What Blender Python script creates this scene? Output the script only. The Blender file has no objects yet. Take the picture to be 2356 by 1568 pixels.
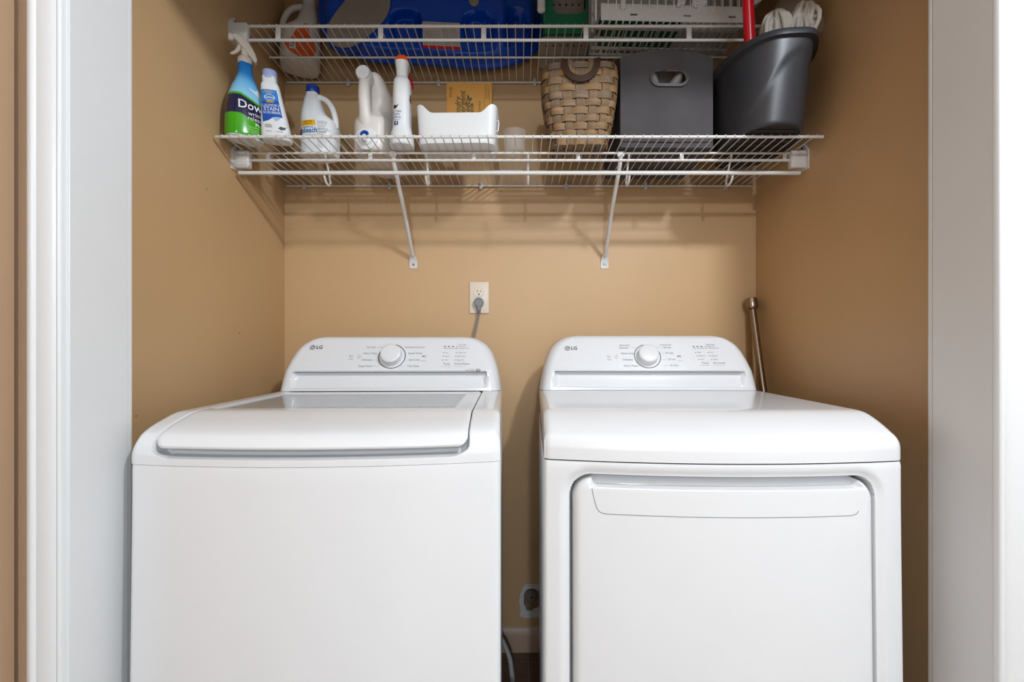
import bpy, bmesh, math, random
from mathutils import Vector, Matrix
from mathutils.geometry import tessellate_polygon

random.seed(7)
sc = bpy.context.scene
COL = sc.collection
PI = math.pi

# ------------------------------------------------------------------ camera
# y = 0 is the closet's back wall, the camera stands 1.712 m in front of it
cam_d = bpy.data.cameras.new('camera')
cam = bpy.data.objects.new('camera', cam_d)
COL.objects.link(cam)
cam.location = (0.0, -1.712, 1.10)
cam.rotation_euler = (math.radians(90), 0, 0)
cam_d.sensor_width = 36.0
cam_d.lens = 36.0 * 1084 / 2356
cam_d.shift_x = -22 / 2356
cam_d.shift_y = 15 / 2356
cam_d.clip_start = 0.02
sc.camera = cam

# ------------------------------------------------------------------ world, lights, exposure
world = bpy.data.worlds.new('world')
sc.world = world
world.use_nodes = True
world.node_tree.nodes['Background'].inputs[0].default_value = (0.9, 0.95, 1.0, 1)
world.node_tree.nodes['Background'].inputs[1].default_value = 0.0

def area_light(name, loc, rot, sx, sy, power, color, shape='RECTANGLE'):
    l = bpy.data.lights.new(name, 'AREA')
    l.shape = shape
    l.size = sx
    if shape == 'RECTANGLE':
        l.size_y = sy
    l.energy = power
    l.color = color
    o = bpy.data.objects.new(name, l)
    o.location = loc
    o.rotation_euler = rot
    COL.objects.link(o)
    return o

LAMP_NEAR = (0.84, -1.80, 2.385)
LAMP_FAR = (0.15, -5.6, 2.385)
def lamp_light(name, loc, power, radius, color):
    l = bpy.data.lights.new(name, 'POINT')
    l.energy = power
    l.shadow_soft_size = radius
    l.color = color
    o = bpy.data.objects.new(name, l)
    o.location = loc
    COL.objects.link(o)
    return o
LAMP_COLOR = (0.88, 1.0, 1.13)
area_light('hall_fill_light', (0.70, -6.30, 1.35), (math.radians(90), 0, 0), 2.5, 2.0, 6, (0.88, 1.0, 1.12))  # soft frontal fill added at the hall's far end, out of view
lamp_light('near_lamp_light', (LAMP_NEAR[0], LAMP_NEAR[1], 2.34), 68, 0.07, (0.915, 1.0, 1.09))
lamp_light('far_lamp_light', (LAMP_FAR[0], LAMP_FAR[1], 2.31), 145, 0.08, LAMP_COLOR)

sc.view_settings.view_transform = 'Standard'
sc.view_settings.look = 'None'
sc.view_settings.gamma = 1.0
sc.view_settings.use_curve_mapping = False
sc.view_settings.exposure = 0.06
sc.cycles.use_denoising = True
sc.cycles.max_bounces = 6
sc.cycles.diffuse_bounces = 3
sc.cycles.glossy_bounces = 3
sc.cycles.use_adaptive_sampling = True
sc.cycles.adaptive_threshold = 0.06
sc.cycles.transparent_max_bounces = 10
sc.cycles.caustics_reflective = False
sc.cycles.caustics_refractive = False
sc.cycles.sample_clamp_indirect = 4.0

# ------------------------------------------------------------------ materials
def srgb(r, g, b):
    def f(c):
        c /= 255.0
        return c / 12.92 if c <= 0.04045 else ((c + 0.055) / 1.055) ** 2.4
    return (f(r), f(g), f(b))

MATS = {}
def mat(name, rgb, rough=0.45, metal=0.0, vary=0.03, scale=18.0, bump=0.0, bscale=120.0,
        coat=0.0, sub=0.0, trans=0.0, ior=1.45, specular=0.5, stretch=None, rand=0.0):
    """procedural principled material: base colour mottled by noise, optional fine relief"""
    if name in MATS:
        return MATS[name]
    m = bpy.data.materials.new(name)
    m.use_nodes = True
    nt = m.node_tree
    N, L = nt.nodes, nt.links
    p = N['Principled BSDF']
    p.inputs['Roughness'].default_value = rough
    p.inputs['Metallic'].default_value = metal
    p.inputs['IOR'].default_value = ior
    p.inputs['Specular IOR Level'].default_value = specular
    p.inputs['Coat Weight'].default_value = coat
    p.inputs['Coat Roughness'].default_value = 0.05
    p.inputs['Transmission Weight'].default_value = trans
    if sub:
        p.inputs['Subsurface Weight'].default_value = sub
        p.inputs['Subsurface Radius'].default_value = (0.01, 0.01, 0.01)
    tc = N.new('ShaderNodeTexCoord')
    mp = N.new('ShaderNodeMapping')
    L.new(tc.outputs['Object'], mp.inputs['Vector'])
    if stretch:
        mp.inputs['Scale'].default_value = stretch
    nz = N.new('ShaderNodeTexNoise')
    nz.inputs['Scale'].default_value = scale
    nz.inputs['Detail'].default_value = 2
    L.new(mp.outputs['Vector'], nz.inputs['Vector'])
    mx = N.new('ShaderNodeMix')
    mx.data_type = 'RGBA'
    a = tuple(max(0, c * (1 - vary)) for c in rgb) + (1,)
    b = tuple(min(1, c * (1 + vary)) for c in rgb) + (1,)
    mx.inputs[6].default_value = a
    mx.inputs[7].default_value = b
    L.new(nz.outputs['Fac'], mx.inputs[0])
    out = mx.outputs[2]
    if rand:
        oi = N.new('ShaderNodeObjectInfo')
        hs = N.new('ShaderNodeHueSaturation')
        mr = N.new('ShaderNodeMapRange')
        mr.inputs[3].default_value = 1 - rand
        mr.inputs[4].default_value = 1 + rand
        L.new(oi.outputs['Random'], mr.inputs[0])
        L.new(mr.outputs[0], hs.inputs['Value'])
        mr2 = N.new('ShaderNodeMapRange')
        mr2.inputs[3].default_value = 0.75
        mr2.inputs[4].default_value = 1.1
        L.new(oi.outputs['Random'], mr2.inputs[0])
        L.new(mr2.outputs[0], hs.inputs['Saturation'])
        L.new(out, hs.inputs['Color'])
        out = hs.outputs[0]
    L.new(out, p.inputs['Base Color'])
    if bump:
        nb = N.new('ShaderNodeTexNoise')
        nb.inputs['Scale'].default_value = bscale
        nb.inputs['Detail'].default_value = 1
        L.new(mp.outputs['Vector'], nb.inputs['Vector'])
        bp = N.new('ShaderNodeBump')
        bp.inputs['Strength'].default_value = bump
        bp.inputs['Distance'].default_value = 0.002
        L.new(nb.outputs['Fac'], bp.inputs['Height'])
        L.new(bp.outputs['Normal'], p.inputs['Normal'])
    MATS[name] = m
    return m

def wall_paint(name, rgb, speck=True, rough=0.42):
    m = mat(name, rgb, rough=rough, vary=0.035, scale=3.5, bump=0.09, bscale=160)
    nt = m.node_tree
    N, L = nt.nodes, nt.links
    if speck:   # small scuffs and specks of dirt on the paint
        p = N['Principled BSDF']
        src = p.inputs['Base Color'].links[0].from_socket
        tc = N.new('ShaderNodeTexCoord')
        vo = N.new('ShaderNodeTexVoronoi')
        vo.inputs['Scale'].default_value = 7.0
        L.new(tc.outputs['Object'], vo.inputs['Vector'])
        cr = N.new('ShaderNodeValToRGB')
        cr.color_ramp.elements[0].position = 0.018
        cr.color_ramp.elements[0].color = (0.42, 0.38, 0.34, 1)
        cr.color_ramp.elements[1].position = 0.026
        cr.color_ramp.elements[1].color = (1, 1, 1, 1)
        L.new(vo.outputs['Distance'], cr.inputs[0])
        mu = N.new('ShaderNodeMix')
        mu.data_type = 'RGBA'
        mu.blend_type = 'MULTIPLY'
        mu.inputs[0].default_value = 0.8
        L.new(src, mu.inputs[6])
        L.new(cr.outputs[0], mu.inputs[7])
        L.new(mu.outputs[2], p.inputs['Base Color'])
    return m

TAN = wall_paint('tan_wall_paint', srgb(206, 168, 123), rough=0.45)
HALL_TAN = wall_paint('hall_tan_paint', srgb(190, 158, 128), speck=False)
WHITE_TRIM = mat('white_trim_paint', srgb(232, 232, 232), rough=0.32, vary=0.012, scale=6, bump=0.03, bscale=60)
CEIL = mat('ceiling_white', srgb(240, 239, 236), rough=0.9, vary=0.01, bump=0.1)
ENAMEL = mat('white_enamel', srgb(236, 236, 237), rough=0.12, vary=0.006, scale=5)
PANEL = mat('white_panel_plastic', srgb(234, 234, 235), rough=0.26, vary=0.005)
KNOB = mat('white_knob_plastic', srgb(235, 235, 235), rough=0.22, vary=0.005)
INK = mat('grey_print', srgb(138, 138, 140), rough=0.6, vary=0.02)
INK_DARK = mat('dark_print', srgb(52, 52, 52), rough=0.5, vary=0.02)
INK_LIGHT = mat('pale_grey_print', srgb(185, 185, 188), rough=0.6, vary=0.02)
GASKET = mat('dark_gap_rubber', srgb(58, 58, 60), rough=0.6)
WIRE_W = mat('white_vinyl_wire', srgb(226, 222, 217), rough=0.32, vary=0.05, scale=30)
BRKT = mat('white_bracket_plastic', srgb(226, 222, 217), rough=0.35)
CLIP = mat('clear_clip_plastic', srgb(205, 203, 200), rough=0.25, vary=0.05)
SCREW = mat('screw_steel', srgb(150, 148, 142), rough=0.35, metal=1.0)
WHITE_PL = mat('white_plastic', srgb(232, 232, 232), rough=0.3, vary=0.01)
MILKY = mat('milky_plastic', srgb(228, 220, 212), rough=0.32, vary=0.015)
CREAM = mat('cream_plastic', srgb(222, 208, 192), rough=0.4)
BLUE_CAP = mat('blue_cap_plastic', srgb(24, 62, 150), rough=0.35)
LAV = mat('lavender_cap_plastic', srgb(170, 180, 222), rough=0.3)
ORANGE = mat('orange_plastic', srgb(255, 84, 24), rough=0.4)
RED_PL = mat('red_plastic', srgb(205, 14, 34), rough=0.25)
GREEN_PL = mat('green_plastic', srgb(28, 108, 76), rough=0.35)
TUB_BLUE = mat('blue_tub_plastic', srgb(4, 72, 192), rough=0.22, vary=0.06, scale=5)
PAD_GREY = mat('grey_foam_pad', srgb(152, 143, 134), rough=0.8, bump=0.3, bscale=300)
FABRIC = mat('charcoal_fabric', srgb(78, 74, 75), rough=0.85, vary=0.32, scale=9, specular=0.25, bump=0.45, bscale=700)
BUCKET = mat('charcoal_plastic', srgb(50, 50, 53), rough=0.36, vary=0.06, scale=14)
BUCKET_DARK = mat('bucket_underside', srgb(40, 38, 38), rough=0.6, vary=0.1)
CHROME = mat('smoky_chrome', srgb(176, 176, 180), rough=0.14, metal=0.9)
NICKEL = mat('brushed_bronze_nickel', srgb(150, 132, 114), rough=0.28, metal=1.0, vary=0.08, stretch=(60, 60, 1))
WICKER = mat('woven_splint', srgb(128, 100, 68), rough=0.6, vary=0.5, scale=16, stretch=(1, 1, 6), bump=0.4, bscale=120, rand=0.24)
STAKE = mat('upright_splint', srgb(124, 95, 63), rough=0.6, vary=0.5, scale=14, stretch=(7, 7, 0.8), bump=0.4, bscale=120, rand=0.24)
LEATHER = mat('brown_leather', srgb(62, 38, 27), rough=0.5, specular=0.3, vary=0.06)
KRAFT = mat('kraft_card', srgb(186, 132, 60), rough=0.75, vary=0.05, scale=30)
KRAFT_INK = mat('kraft_ink', srgb(84, 78, 46), rough=0.8)
YARN = mat('cotton_yarn', srgb(246, 240, 230), rough=0.95, vary=0.08, scale=60, bump=0.8, bscale=500)
IVORY = mat('ivory_plate', srgb(234, 216, 198), rough=0.32, vary=0.01)
SLOT = mat('slot_black', srgb(14, 13, 12), rough=0.7)
CORD = mat('grey_rubber_cord', srgb(128, 129, 130), rough=0.45)
TILE = mat('brown_floor_tile', srgb(112, 84, 68), rough=0.4, vary=0.22, scale=14, rand=0.06)
GROUT = mat('floor_grout', srgb(150, 128, 110), rough=0.9)
BASEB = mat('tan_baseboard_paint', srgb(190, 160, 136), rough=0.4, vary=0.06)
PAPER = mat('torn_gypsum_paper', srgb(212, 206, 202), rough=0.9, vary=0.08)
GYPSUM = mat('broken_gypsum', srgb(140, 124, 108), rough=0.95, vary=0.3, scale=40, bump=0.9, bscale=90)
CAVITY = mat('dark_wall_cavity', srgb(60, 50, 42), rough=0.95, vary=0.3)
STEEL = mat('drum_steel', srgb(190, 190, 192), rough=0.3, metal=0.8)
HALL_FLOOR = mat('hall_wood_floor', srgb(168, 158, 148), rough=0.4, vary=0.15, scale=4, stretch=(1, 6, 1))

def clear_mat(name, rgb, rough, alpha):
    m = bpy.data.materials.new(name)
    m.use_nodes = True
    N, L = m.node_tree.nodes, m.node_tree.links
    p = N['Principled BSDF']
    nz = N.new('ShaderNodeTexNoise')
    nz.inputs['Scale'].default_value = 20
    mr = N.new('ShaderNodeMapRange')
    mr.inputs[3].default_value = alpha * 0.8
    mr.inputs[4].default_value = min(1, alpha * 1.2)
    L.new(nz.outputs['Fac'], mr.inputs[0])
    L.new(mr.outputs[0], p.inputs['Alpha'])
    p.inputs['Base Color'].default_value = rgb + (1,)
    p.inputs['Roughness'].default_value = rough
    p.inputs['Specular IOR Level'].default_value = 0.8
    return m
CLEAR = clear_mat('clear_plastic', srgb(225, 222, 220), 0.08, 0.11)
BAG = clear_mat('clear_bag_film', srgb(235, 232, 226), 0.1, 0.08)
GLASS = clear_mat('lid_glass', srgb(205, 206, 208), 0.02, 0.72)

def emit_mat(name, rgb, strength):
    m = bpy.data.materials.new(name)
    m.use_nodes = True
    p = m.node_tree.nodes['Principled BSDF']
    p.inputs['Base Color'].default_value = rgb + (1,)
    p.inputs['Emission Color'].default_value = rgb + (1,)
    p.inputs['Emission Strength'].default_value = strength
    m.cycles.emission_sampling = 'NONE'
    return m
DOME = emit_mat('lit_frosted_glass', (1.0, 0.97, 0.92), 4.0)

# ------------------------------------------------------------------ mesh helpers
def lerp(a, b, t): return a + (b - a) * t
def sstep(e0, e1, x):
    if e0 == e1: return 0.0 if x < e0 else 1.0
    t = max(0.0, min(1.0, (x - e0) / (e1 - e0)))
    return t * t * (3 - 2 * t)
def interp(tab, x):
    """piecewise-linear rows (x, a, b, ...)"""
    if x <= tab[0][0]: return tab[0][1:]
    for p, q in zip(tab, tab[1:]):
        if x <= q[0]:
            t = (x - p[0]) / (q[0] - p[0])
            return tuple(lerp(u, v, t) for u, v in zip(p[1:], q[1:]))
    return tab[-1][1:]
def catmull(pts, n):
    """smooth polyline through rows of any width"""
    out = []
    P = [pts[0]] + list(pts) + [pts[-1]]
    for i in range(1, len(P) - 2):
        p0, p1, p2, p3 = P[i - 1], P[i], P[i + 1], P[i + 2]
        for k in range(n):
            t = k / n
            out.append(tuple(0.5 * (2 * b + (c - a) * t + (2 * a - 5 * b + 4 * c - d) * t * t + (3 * b - a - 3 * c + d) * t ** 3)
                             for a, b, c, d in zip(p0, p1, p2, p3)))
    out.append(tuple(pts[-1]))
    return out

class B:
    def __init__(self):
        self.bm = bmesh.new()
    def v(self, p): return self.bm.verts.new(p)
    def f(self, vs):
        try: return self.bm.faces.new(vs)
        except ValueError: return None
    def box(self, x0, x1, y0, y1, z0, z1, bev=0.0, seg=2):
        vs = [self.v((x, y, z)) for z in (z0, z1) for y in (y0, y1) for x in (x0, x1)]
        fs = [self.f([vs[i] for i in q]) for q in ((0, 2, 3, 1), (4, 5, 7, 6), (0, 1, 5, 4), (2, 6, 7, 3), (0, 4, 6, 2), (1, 3, 7, 5))]
        if bev:
            es = list({e for f in fs for e in f.edges})
            bmesh.ops.bevel(self.bm, geom=es, offset=bev, segments=seg, profile=0.5, affect='EDGES')
        return self
    def loft(self, rings, cap0=True, cap1=True, closed=True):
        R = [[self.v(p) for p in r] for r in rings]
        n = len(R[0])
        for a, b in zip(R, R[1:]):
            for i in range(n if closed else n - 1):
                j = (i + 1) % n
                self.f((a[i], a[j], b[j], b[i]))
        if cap0: self.f(list(reversed(R[0])))
        if cap1: self.f(R[-1])
        return R
    def grid(self, P, skip=None):
        R = [[self.v(p) for p in r] for r in P]
        for i in range(len(R) - 1):
            for j in range(len(R[0]) - 1):
                if skip and skip(i, j): continue
                self.f((R[i][j], R[i][j + 1], R[i + 1][j + 1], R[i + 1][j]))
        return R
    def tube(self, path, r, n=8, caps=True, sx=1.0):
        path = [Vector(p) for p in path]
        rad = r if isinstance(r, (list, tuple)) else [r] * len(path)
        T = []
        for i in range(len(path)):
            a = path[max(0, i - 1)]; b = path[min(len(path) - 1, i + 1)]
            T.append((b - a).normalized())
        up = Vector((0, 0, 1)) if abs(T[0].z) < 0.9 else Vector((1, 0, 0))
        u = T[0].cross(up).normalized()
        rings = []
        for i, p in enumerate(path):
            u = (u - T[i] * u.dot(T[i])).normalized()
            w = T[i].cross(u)
            rings.append([p + (u * math.cos(2 * PI * k / n) * sx + w * math.sin(2 * PI * k / n)) * rad[i] for k in range(n)])
        self.loft(rings, caps, caps)
        return self
    def lathe(self, prof, n=32, c=(0, 0, 0), axis=None, cap0=True, cap1=True):
        """prof rows (radius, height) about +z or `axis`"""
        M = Matrix.Identity(3)
        if axis is not None:
            M = Vector((0, 0, 1)).rotation_difference(Vector(axis).normalized()).to_matrix()
        c = Vector(c)
        rings = [[c + M @ Vector((r * math.cos(2 * PI * k / n), r * math.sin(2 * PI * k / n), h)) for k in range(n)] for r, h in prof]
        self.loft(rings, cap0, cap1)
        return self
    def plate(self, outer, holes, place, thick):
        """flat plate with holes: 2-d polygons, place(u, v, w) -> 3-d, w from 0 to -thick"""
        loops = [outer] + list(holes)
        flat = [p for l in loops for p in l]
        tris = tessellate_polygon([[Vector((p[0], p[1], 0)) for p in l] for l in loops])
        fr = [self.v(place(p[0], p[1], 0)) for p in flat]
        for t in tris: self.f([fr[i] for i in t])
        if thick:
            bk = [self.v(place(p[0], p[1], -thick)) for p in flat]
            for t in tris: self.f([bk[i] for i in reversed(t)])
            s = 0
            for l in loops:
                n = len(l)
                for i in range(n):
                    a, b = s + i, s + (i + 1) % n
                    self.f((fr[a], fr[b], bk[b], bk[a]))
                s += n
        return self
    def tri(self, verts, faces, place):
        vs = [self.v(place(p)) for p in verts]
        for f in faces: self.f([vs[i] for i in f])
        return self
    def mesh(self, name, smooth=35, flip=True):
        bm = self.bm
        if flip: bmesh.ops.recalc_face_normals(bm, faces=bm.faces[:])
        me = bpy.data.meshes.new(name)
        bm.to_mesh(me); bm.free()
        if smooth:
            me.shade_smooth()
            me.set_sharp_from_angle(angle=math.radians(smooth))
        return me
    def obj(self, name, m, parent=None, smooth=35, loc=None, flip=True):
        me = self.mesh(name, smooth, flip)
        me.materials.append(m)
        return link(name, me, parent, loc)

def link(name, me, parent=None, loc=None):
    o = bpy.data.objects.new(name, me)
    COL.objects.link(o)
    if parent is not None: o.parent = parent
    if loc is not None: o.location = loc
    return o

def tag(o, label, cat, group=None):
    o['label'] = label
    o['category'] = cat
    if group: o['group'] = group
    return o
def thing(name, label, cat, loc=(0, 0, 0), rotz=0.0, group=None):
    o = bpy.data.objects.new(name, None)
    o.empty_display_size = 0.05
    COL.objects.link(o)
    o.location = loc
    o.rotation_euler = (0, 0, rotz)
    return tag(o, label, cat, group)
def struct(o):
    o['kind'] = 'structure'
    return o

def rrect(x0, x1, y0, y1, r, n=6):
    """rounded rectangle, one radius or four (x0y0, x1y0, x1y1, x0y1)"""
    rr = r if isinstance(r, (list, tuple)) else (r,) * 4
    out = []
    for (cx, cy, a0, q) in ((x0, y0, PI, 0), (x1, y0, 1.5 * PI, 1), (x1, y1, 0, 2), (x0, y1, 0.5 * PI, 3)):
        R = rr[q]
        sx = 1 if q in (0, 3) else -1
        sy = 1 if q in (0, 1) else -1
        ox, oy = cx + sx * R, cy + sy * R
        for k in range(n + 1):
            a = a0 + 0.5 * PI * k / n
            out.append((ox + R * math.cos(a), oy + R * math.sin(a)))
    return out
def circle(cx, cy, r, n=20, rx=None):
    return [(cx + (rx or r) * math.cos(2 * PI * k / n), cy + r * math.sin(2 * PI * k / n)) for k in range(n)]
def sellipse(hw, hd, e, n):
    out = []
    for k in range(n):
        a = 2 * PI * k / n
        c, s = math.cos(a), math.sin(a)
        out.append((hw * math.copysign(abs(c) ** (2 / e), c), hd * math.copysign(abs(s) ** (2 / e), s)))
    return out

TXT = {}
def text2d(s, size, align='LEFT', shear=0.0, bold=0.0):
    key = (s, size, align, shear, bold)
    if key in TXT: return TXT[key]
    cu = bpy.data.curves.new('t', 'FONT')
    cu.body = s; cu.size = size; cu.align_x = align; cu.align_y = 'CENTER'
    cu.shear = shear; cu.resolution_u = 2; cu.offset = bold
    o = bpy.data.objects.new('t', cu)
    COL.objects.link(o)
    dg = bpy.context.evaluated_depsgraph_get()
    me = bpy.data.meshes.new_from_object(o.evaluated_get(dg))
    vs = [tuple(v.co) for v in me.vertices]
    fs = [tuple(p.vertices) for p in me.polygons]
    bpy.data.objects.remove(o); bpy.data.curves.remove(cu); bpy.data.meshes.remove(me)
    TXT[key] = (vs, fs)
    return vs, fs
# warm the lettering cache while the scene is still small
class Bottle:
    """a lofted bottle: rows (z, half width, half depth, centre x, centre y), superellipse sections"""
    def __init__(self, rows, e=2.4, n=40, sub=5):
        self.rows = catmull([tuple(r) + (0,) * (5 - len(r)) for r in rows], sub)
        self.e, self.n = e, n
    def build(self, cap0=True, cap1=True):
        b = B()
        rings = []
        for z, hw, hd, cx, cy in self.rows:
            rings.append([(cx + x, cy + y, z) for x, y in sellipse(hw, hd, self.e, self.n)])
        b.loft(rings, cap0, cap1)
        return b
    def at(self, ang, z, off=0.0006):
        """surface point at angle ang (0 = front, -y; positive towards +x)"""
        hw, hd, cx, cy = interp(self.rows, z)
        c, s = math.sin(ang), -math.cos(ang)
        e = self.e
        k = (abs(c / (hw + off)) ** e + abs(s / (hd + off)) ** e) ** (-1 / e)
        return (cx + c * k, cy + s * k, z)
    def wrap(self, u, z, a0=0.0, off=0.0006):
        hw, hd, cx, cy = interp(self.rows, z)
        # arc length measured from the angle a0, marched in small steps
        R = 0.5 * (hw + hd)
        ang = a0 + u / R
        return self.at(ang, z, off)
    def decal(self, poly, m, parent, name, a0=0.0, off=0.0005, maxe=0.006, loc=None):
        bm = bmesh.new()
        tr = tessellate_polygon([[Vector((p[0], p[1], 0)) for p in poly]])
        vs = [bm.verts.new((p[0], p[1], 0)) for p in poly]
        for t in tr:
            try: bm.faces.new([vs[i] for i in t])
            except ValueError: pass
        for _ in range(5):
            es = [e for e in bm.edges if e.calc_length() > maxe]
            if not es: break
            bmesh.ops.subdivide_edges(bm, edges=es, cuts=1)
            bmesh.ops.triangulate(bm, faces=bm.faces[:])
        for v in bm.verts:
            v.co = Vector(self.wrap(v.co.x, v.co.y, a0, off))
        b = B(); b.bm.free(); b.bm = bm
        return b.obj(name, m, parent)
    def text(self, items, m, parent, name='lettering', a0=0.0, off=0.0009):
        b = B()
        for s, size, align, u, z, *ex in items:
            vs, fs = text2d(s, size, align, *(ex or []))
            b.tri(vs, fs, lambda p: self.wrap(u + p[0], z + p[1], a0, off))
        o = b.obj(name, m, parent, smooth=0)
        o['kind'] = 'stuff'
        return o

def hook_path(pts, n=6):
    return catmull(pts, n)

# ================================================================== THE SETTING
XL, XR = -0.861, 0.8515          # closet side walls
YF, YO = -0.798, -0.924          # inner and outer face of the wall with the opening
JL, JR = -0.755, 0.788           # jamb faces
HEAD = 2.06
H = 2.44

# back wall, with the broken hole low down between the machines
hole = [(0.008 + 0.0, 0.168), (0.018, 0.150), (0.037, 0.146), (0.055, 0.155), (0.070, 0.175), (0.072, 0.198), (0.060, 0.220), (0.040, 0.229), (0.020, 0.224), (0.007, 0.206)]
b = B()
b.plate([(XL - 0.12, 0), (XR + 0.12, 0), (XR + 0.12, H), (XL - 0.12, H)], [hole], lambda u, v, w: (u, -w, v), 0.09)
wall_back = struct(b.obj('wall_back', TAN, smooth=0))
b = B(); b.box(-0.02, 0.10, 0.03, 0.085, 0.12, 0.25)
b.obj('hole_filling', GYPSUM, wall_back)
# torn paper round the hole: a ragged ring
rg = random.Random(3)
outer = [(-0.006, 0.126), (0.016, 0.119), (0.040, 0.122), (0.062, 0.119), (0.078, 0.140), (0.080, 0.176), (0.079, 0.215), (0.068, 0.243), (0.040, 0.244), (0.010, 0.241), (-0.001, 0.222), (-0.009, 0.190), (-0.005, 0.158)]
def ragged(poly, amp, sub):
    out = []
    for i, p in enumerate(poly):
        q = poly[(i + 1) % len(poly)]
        for k in range(sub):
            t = k / sub
            out.append((lerp(p[0], q[0], t) + rg.uniform(-amp, amp), lerp(p[1], q[1], t) + rg.uniform(-amp, amp)))
    return out
b = B()
b.plate(ragged(outer, 0.0022, 3), [[(lerp(0.037, x, 0.97), lerp(0.19, y, 0.97)) for x, y in ragged(hole, 0.002, 3)]],
        lambda u, v, w: (u, -0.0015 - w - 0.003 * abs(math.sin(u * 170 + v * 90)), v), 0.001)
b.obj('torn_paper', PAPER, wall_back, smooth=0)
b = B()
b.lathe([(0.012, 0), (0.022, 0.004), (0.024, 0.010), (0.017, 0.018), (0.013, 0.021), (0.006, 0.021), (0.004, 0.012)], 14, (0.034, 0.030, 0.186), (0.05, -1, 0.1))
b.obj('pipe_stub', GYPSUM, wall_back)

b = B(); b.box(XL - 0.12, XL, YF, 0.0, 0, H)
struct(b.obj('wall_left', TAN, smooth=0))
b = B(); b.box(XR, XR + 0.12, YF, 0.0, 0, H)
struct(b.obj('wall_right', TAN, smooth=0))
# wall with the opening: two piers and the header above
b = B()
b.box(-0.98, JL - 0.016, YO, YF, 0, H)
b.box(JR + 0.016, 2.4, YO, YF, 0, H)
b.box(JL - 0.016, JR + 0.016, YO, YF, HEAD + 0.016, H)
struct(b.obj('wall_front', HALL_TAN, smooth=0))
# hall
b = B(); b.box(-0.98, -0.840, -6.4, YO - 0.008, 0, H)
# open joint where the hall wall stops short of the closet wall
b.box(-0.98, -0.856, YO - 0.008, YO, 0, H)
struct(b.obj('wall_hall_left', HALL_TAN, smooth=0))
b = B(); b.box(2.4, 2.52, -6.4, YF, 0, H)
struct(b.obj('wall_hall_right', CEIL, smooth=0))
b = B()
b.box(-0.98, 2.52, -6.52, -6.4, 0, H)
struct(b.obj('wall_hall_end', CEIL, smooth=0))
b = B(); b.box(-0.98, 2.52, -6.52, 0.09, H, H + 0.1)
struct(b.obj('ceiling', CEIL, smooth=0))
b = B(); b.box(-0.98, 2.52, -6.52, 0.09, -0.1, -0.006)
floor = struct(b.obj('floor', GROUT, smooth=0))
# closet floor tiles, one by one; hall boards beyond
tile_me = None
for i in range(6):
    for j in range(3):
        x0 = XL - 0.02 + i * 0.302
        y1 = 0.0 - 0.069 + 0.302 - j * 0.302
        w = 0.298
        if tile_me is None:
            b = B(); b.box(0, w, -w, 0, -0.006, 0.0, 0.0012, 1)
            tile_me = b.mesh('tile', 30); tile_me.materials.append(TILE)
        yy0 = y1
        link('tile', tile_me, floor, (x0, yy0, 0))
b = B(); b.box(-0.840, 2.4, -6.4, -0.945, -0.006, 0.0)
b.obj('floor_board_sheet', HALL_FLOOR, floor, smooth=0)

# baseboard on the back wall
b = B()
prof = [(0, 0), (-0.013, 0), (-0.013, 0.060), (-0.010, 0.068), (-0.008, 0.076), (-0.004, 0.084), (0, 0.0885)]
b.loft([[(x, y, z) for y, z in prof] for x in (XL, XR)])
struct(b.obj('baseboard_back', BASEB, smooth=25))

# door casings and jambs
def casing(name, s, x_in, x_out):
    """moulded casing, s = -1 left, +1 right; flat profile with beads extruded upward"""
    w = abs(x_out - x_in)
    prof = [(0.0, 0.0), (0.0, 0.0095), (0.0015, 0.0115), (0.004, 0.0125), (0.0055, 0.0115), (0.008, 0.0105), (0.011, 0.0125), (0.014, 0.0135),
            (0.30 * w + 0.004, 0.0150), (0.62 * w, 0.0160), (0.72 * w, 0.0150), (0.745 * w, 0.0165), (0.78 * w, 0.0185), (0.84 * w, 0.0190), (0.90 * w, 0.0185), (0.985 * w, 0.0165), (w, 0.014), (w, 0.0)]
    b = B()
    rings = []
    for z in (0.0, HEAD + 0.07):
        rings.append([(x_in + s * a, YO - t, z) for a, t in prof])
    b.loft(rings)
    return struct(b.obj(name, WHITE_TRIM, smooth=40))
casing('trim_1', -1, JL - 0.005, -0.8110)
casing('trim_2', 1, JR, 0.852)
for nm, s, x in (('trim_3', -1, JL), ('trim_4', 1, JR)):
    b = B()
    x0, x1 = (x - 0.016, x) if s < 0 else (x, x + 0.016)
    b.box(x0, x1, YO - 0.001, YF - 0.010, 0, HEAD, 0.0008, 1)
    # narrow painted plaster edge behind the board, a hair-line gap between
    x0, x1 = (x - 0.016, x - 0.0008) if s < 0 else (x + 0.0008, x + 0.016)
    b.box(x0, x1, YF - 0.0092, YF + 0.001, 0, HEAD, 0.0015, 2)
    o = struct(b.obj(nm, WHITE_TRIM, smooth=40))
b = B(); b.box(JL - 0.016, JR + 0.016, YO, YF, HEAD, HEAD + 0.016)
struct(b.obj('trim_5', WHITE_TRIM, smooth=0))
b = B(); b.box(-0.811, 0.852, YO - 0.018, YO, HEAD + 0.005, HEAD + 0.07, 0.002, 2)
struct(b.obj('trim_6', WHITE_TRIM, smooth=0))
# made-up window frame round the added fill light (behind the camera)
b = B()
b.plate([(-0.65, 0.25), (2.05, 0.25), (2.05, 2.42), (-0.65, 2.42)], [[(-0.56, 0.33), (1.96, 0.33), (1.96, 2.36), (-0.56, 2.36)]],
        lambda u, v, w: (u, -6.36 + w, v), 0.04)
struct(b.obj('fill_frame_1', WHITE_TRIM, smooth=0))

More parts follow.
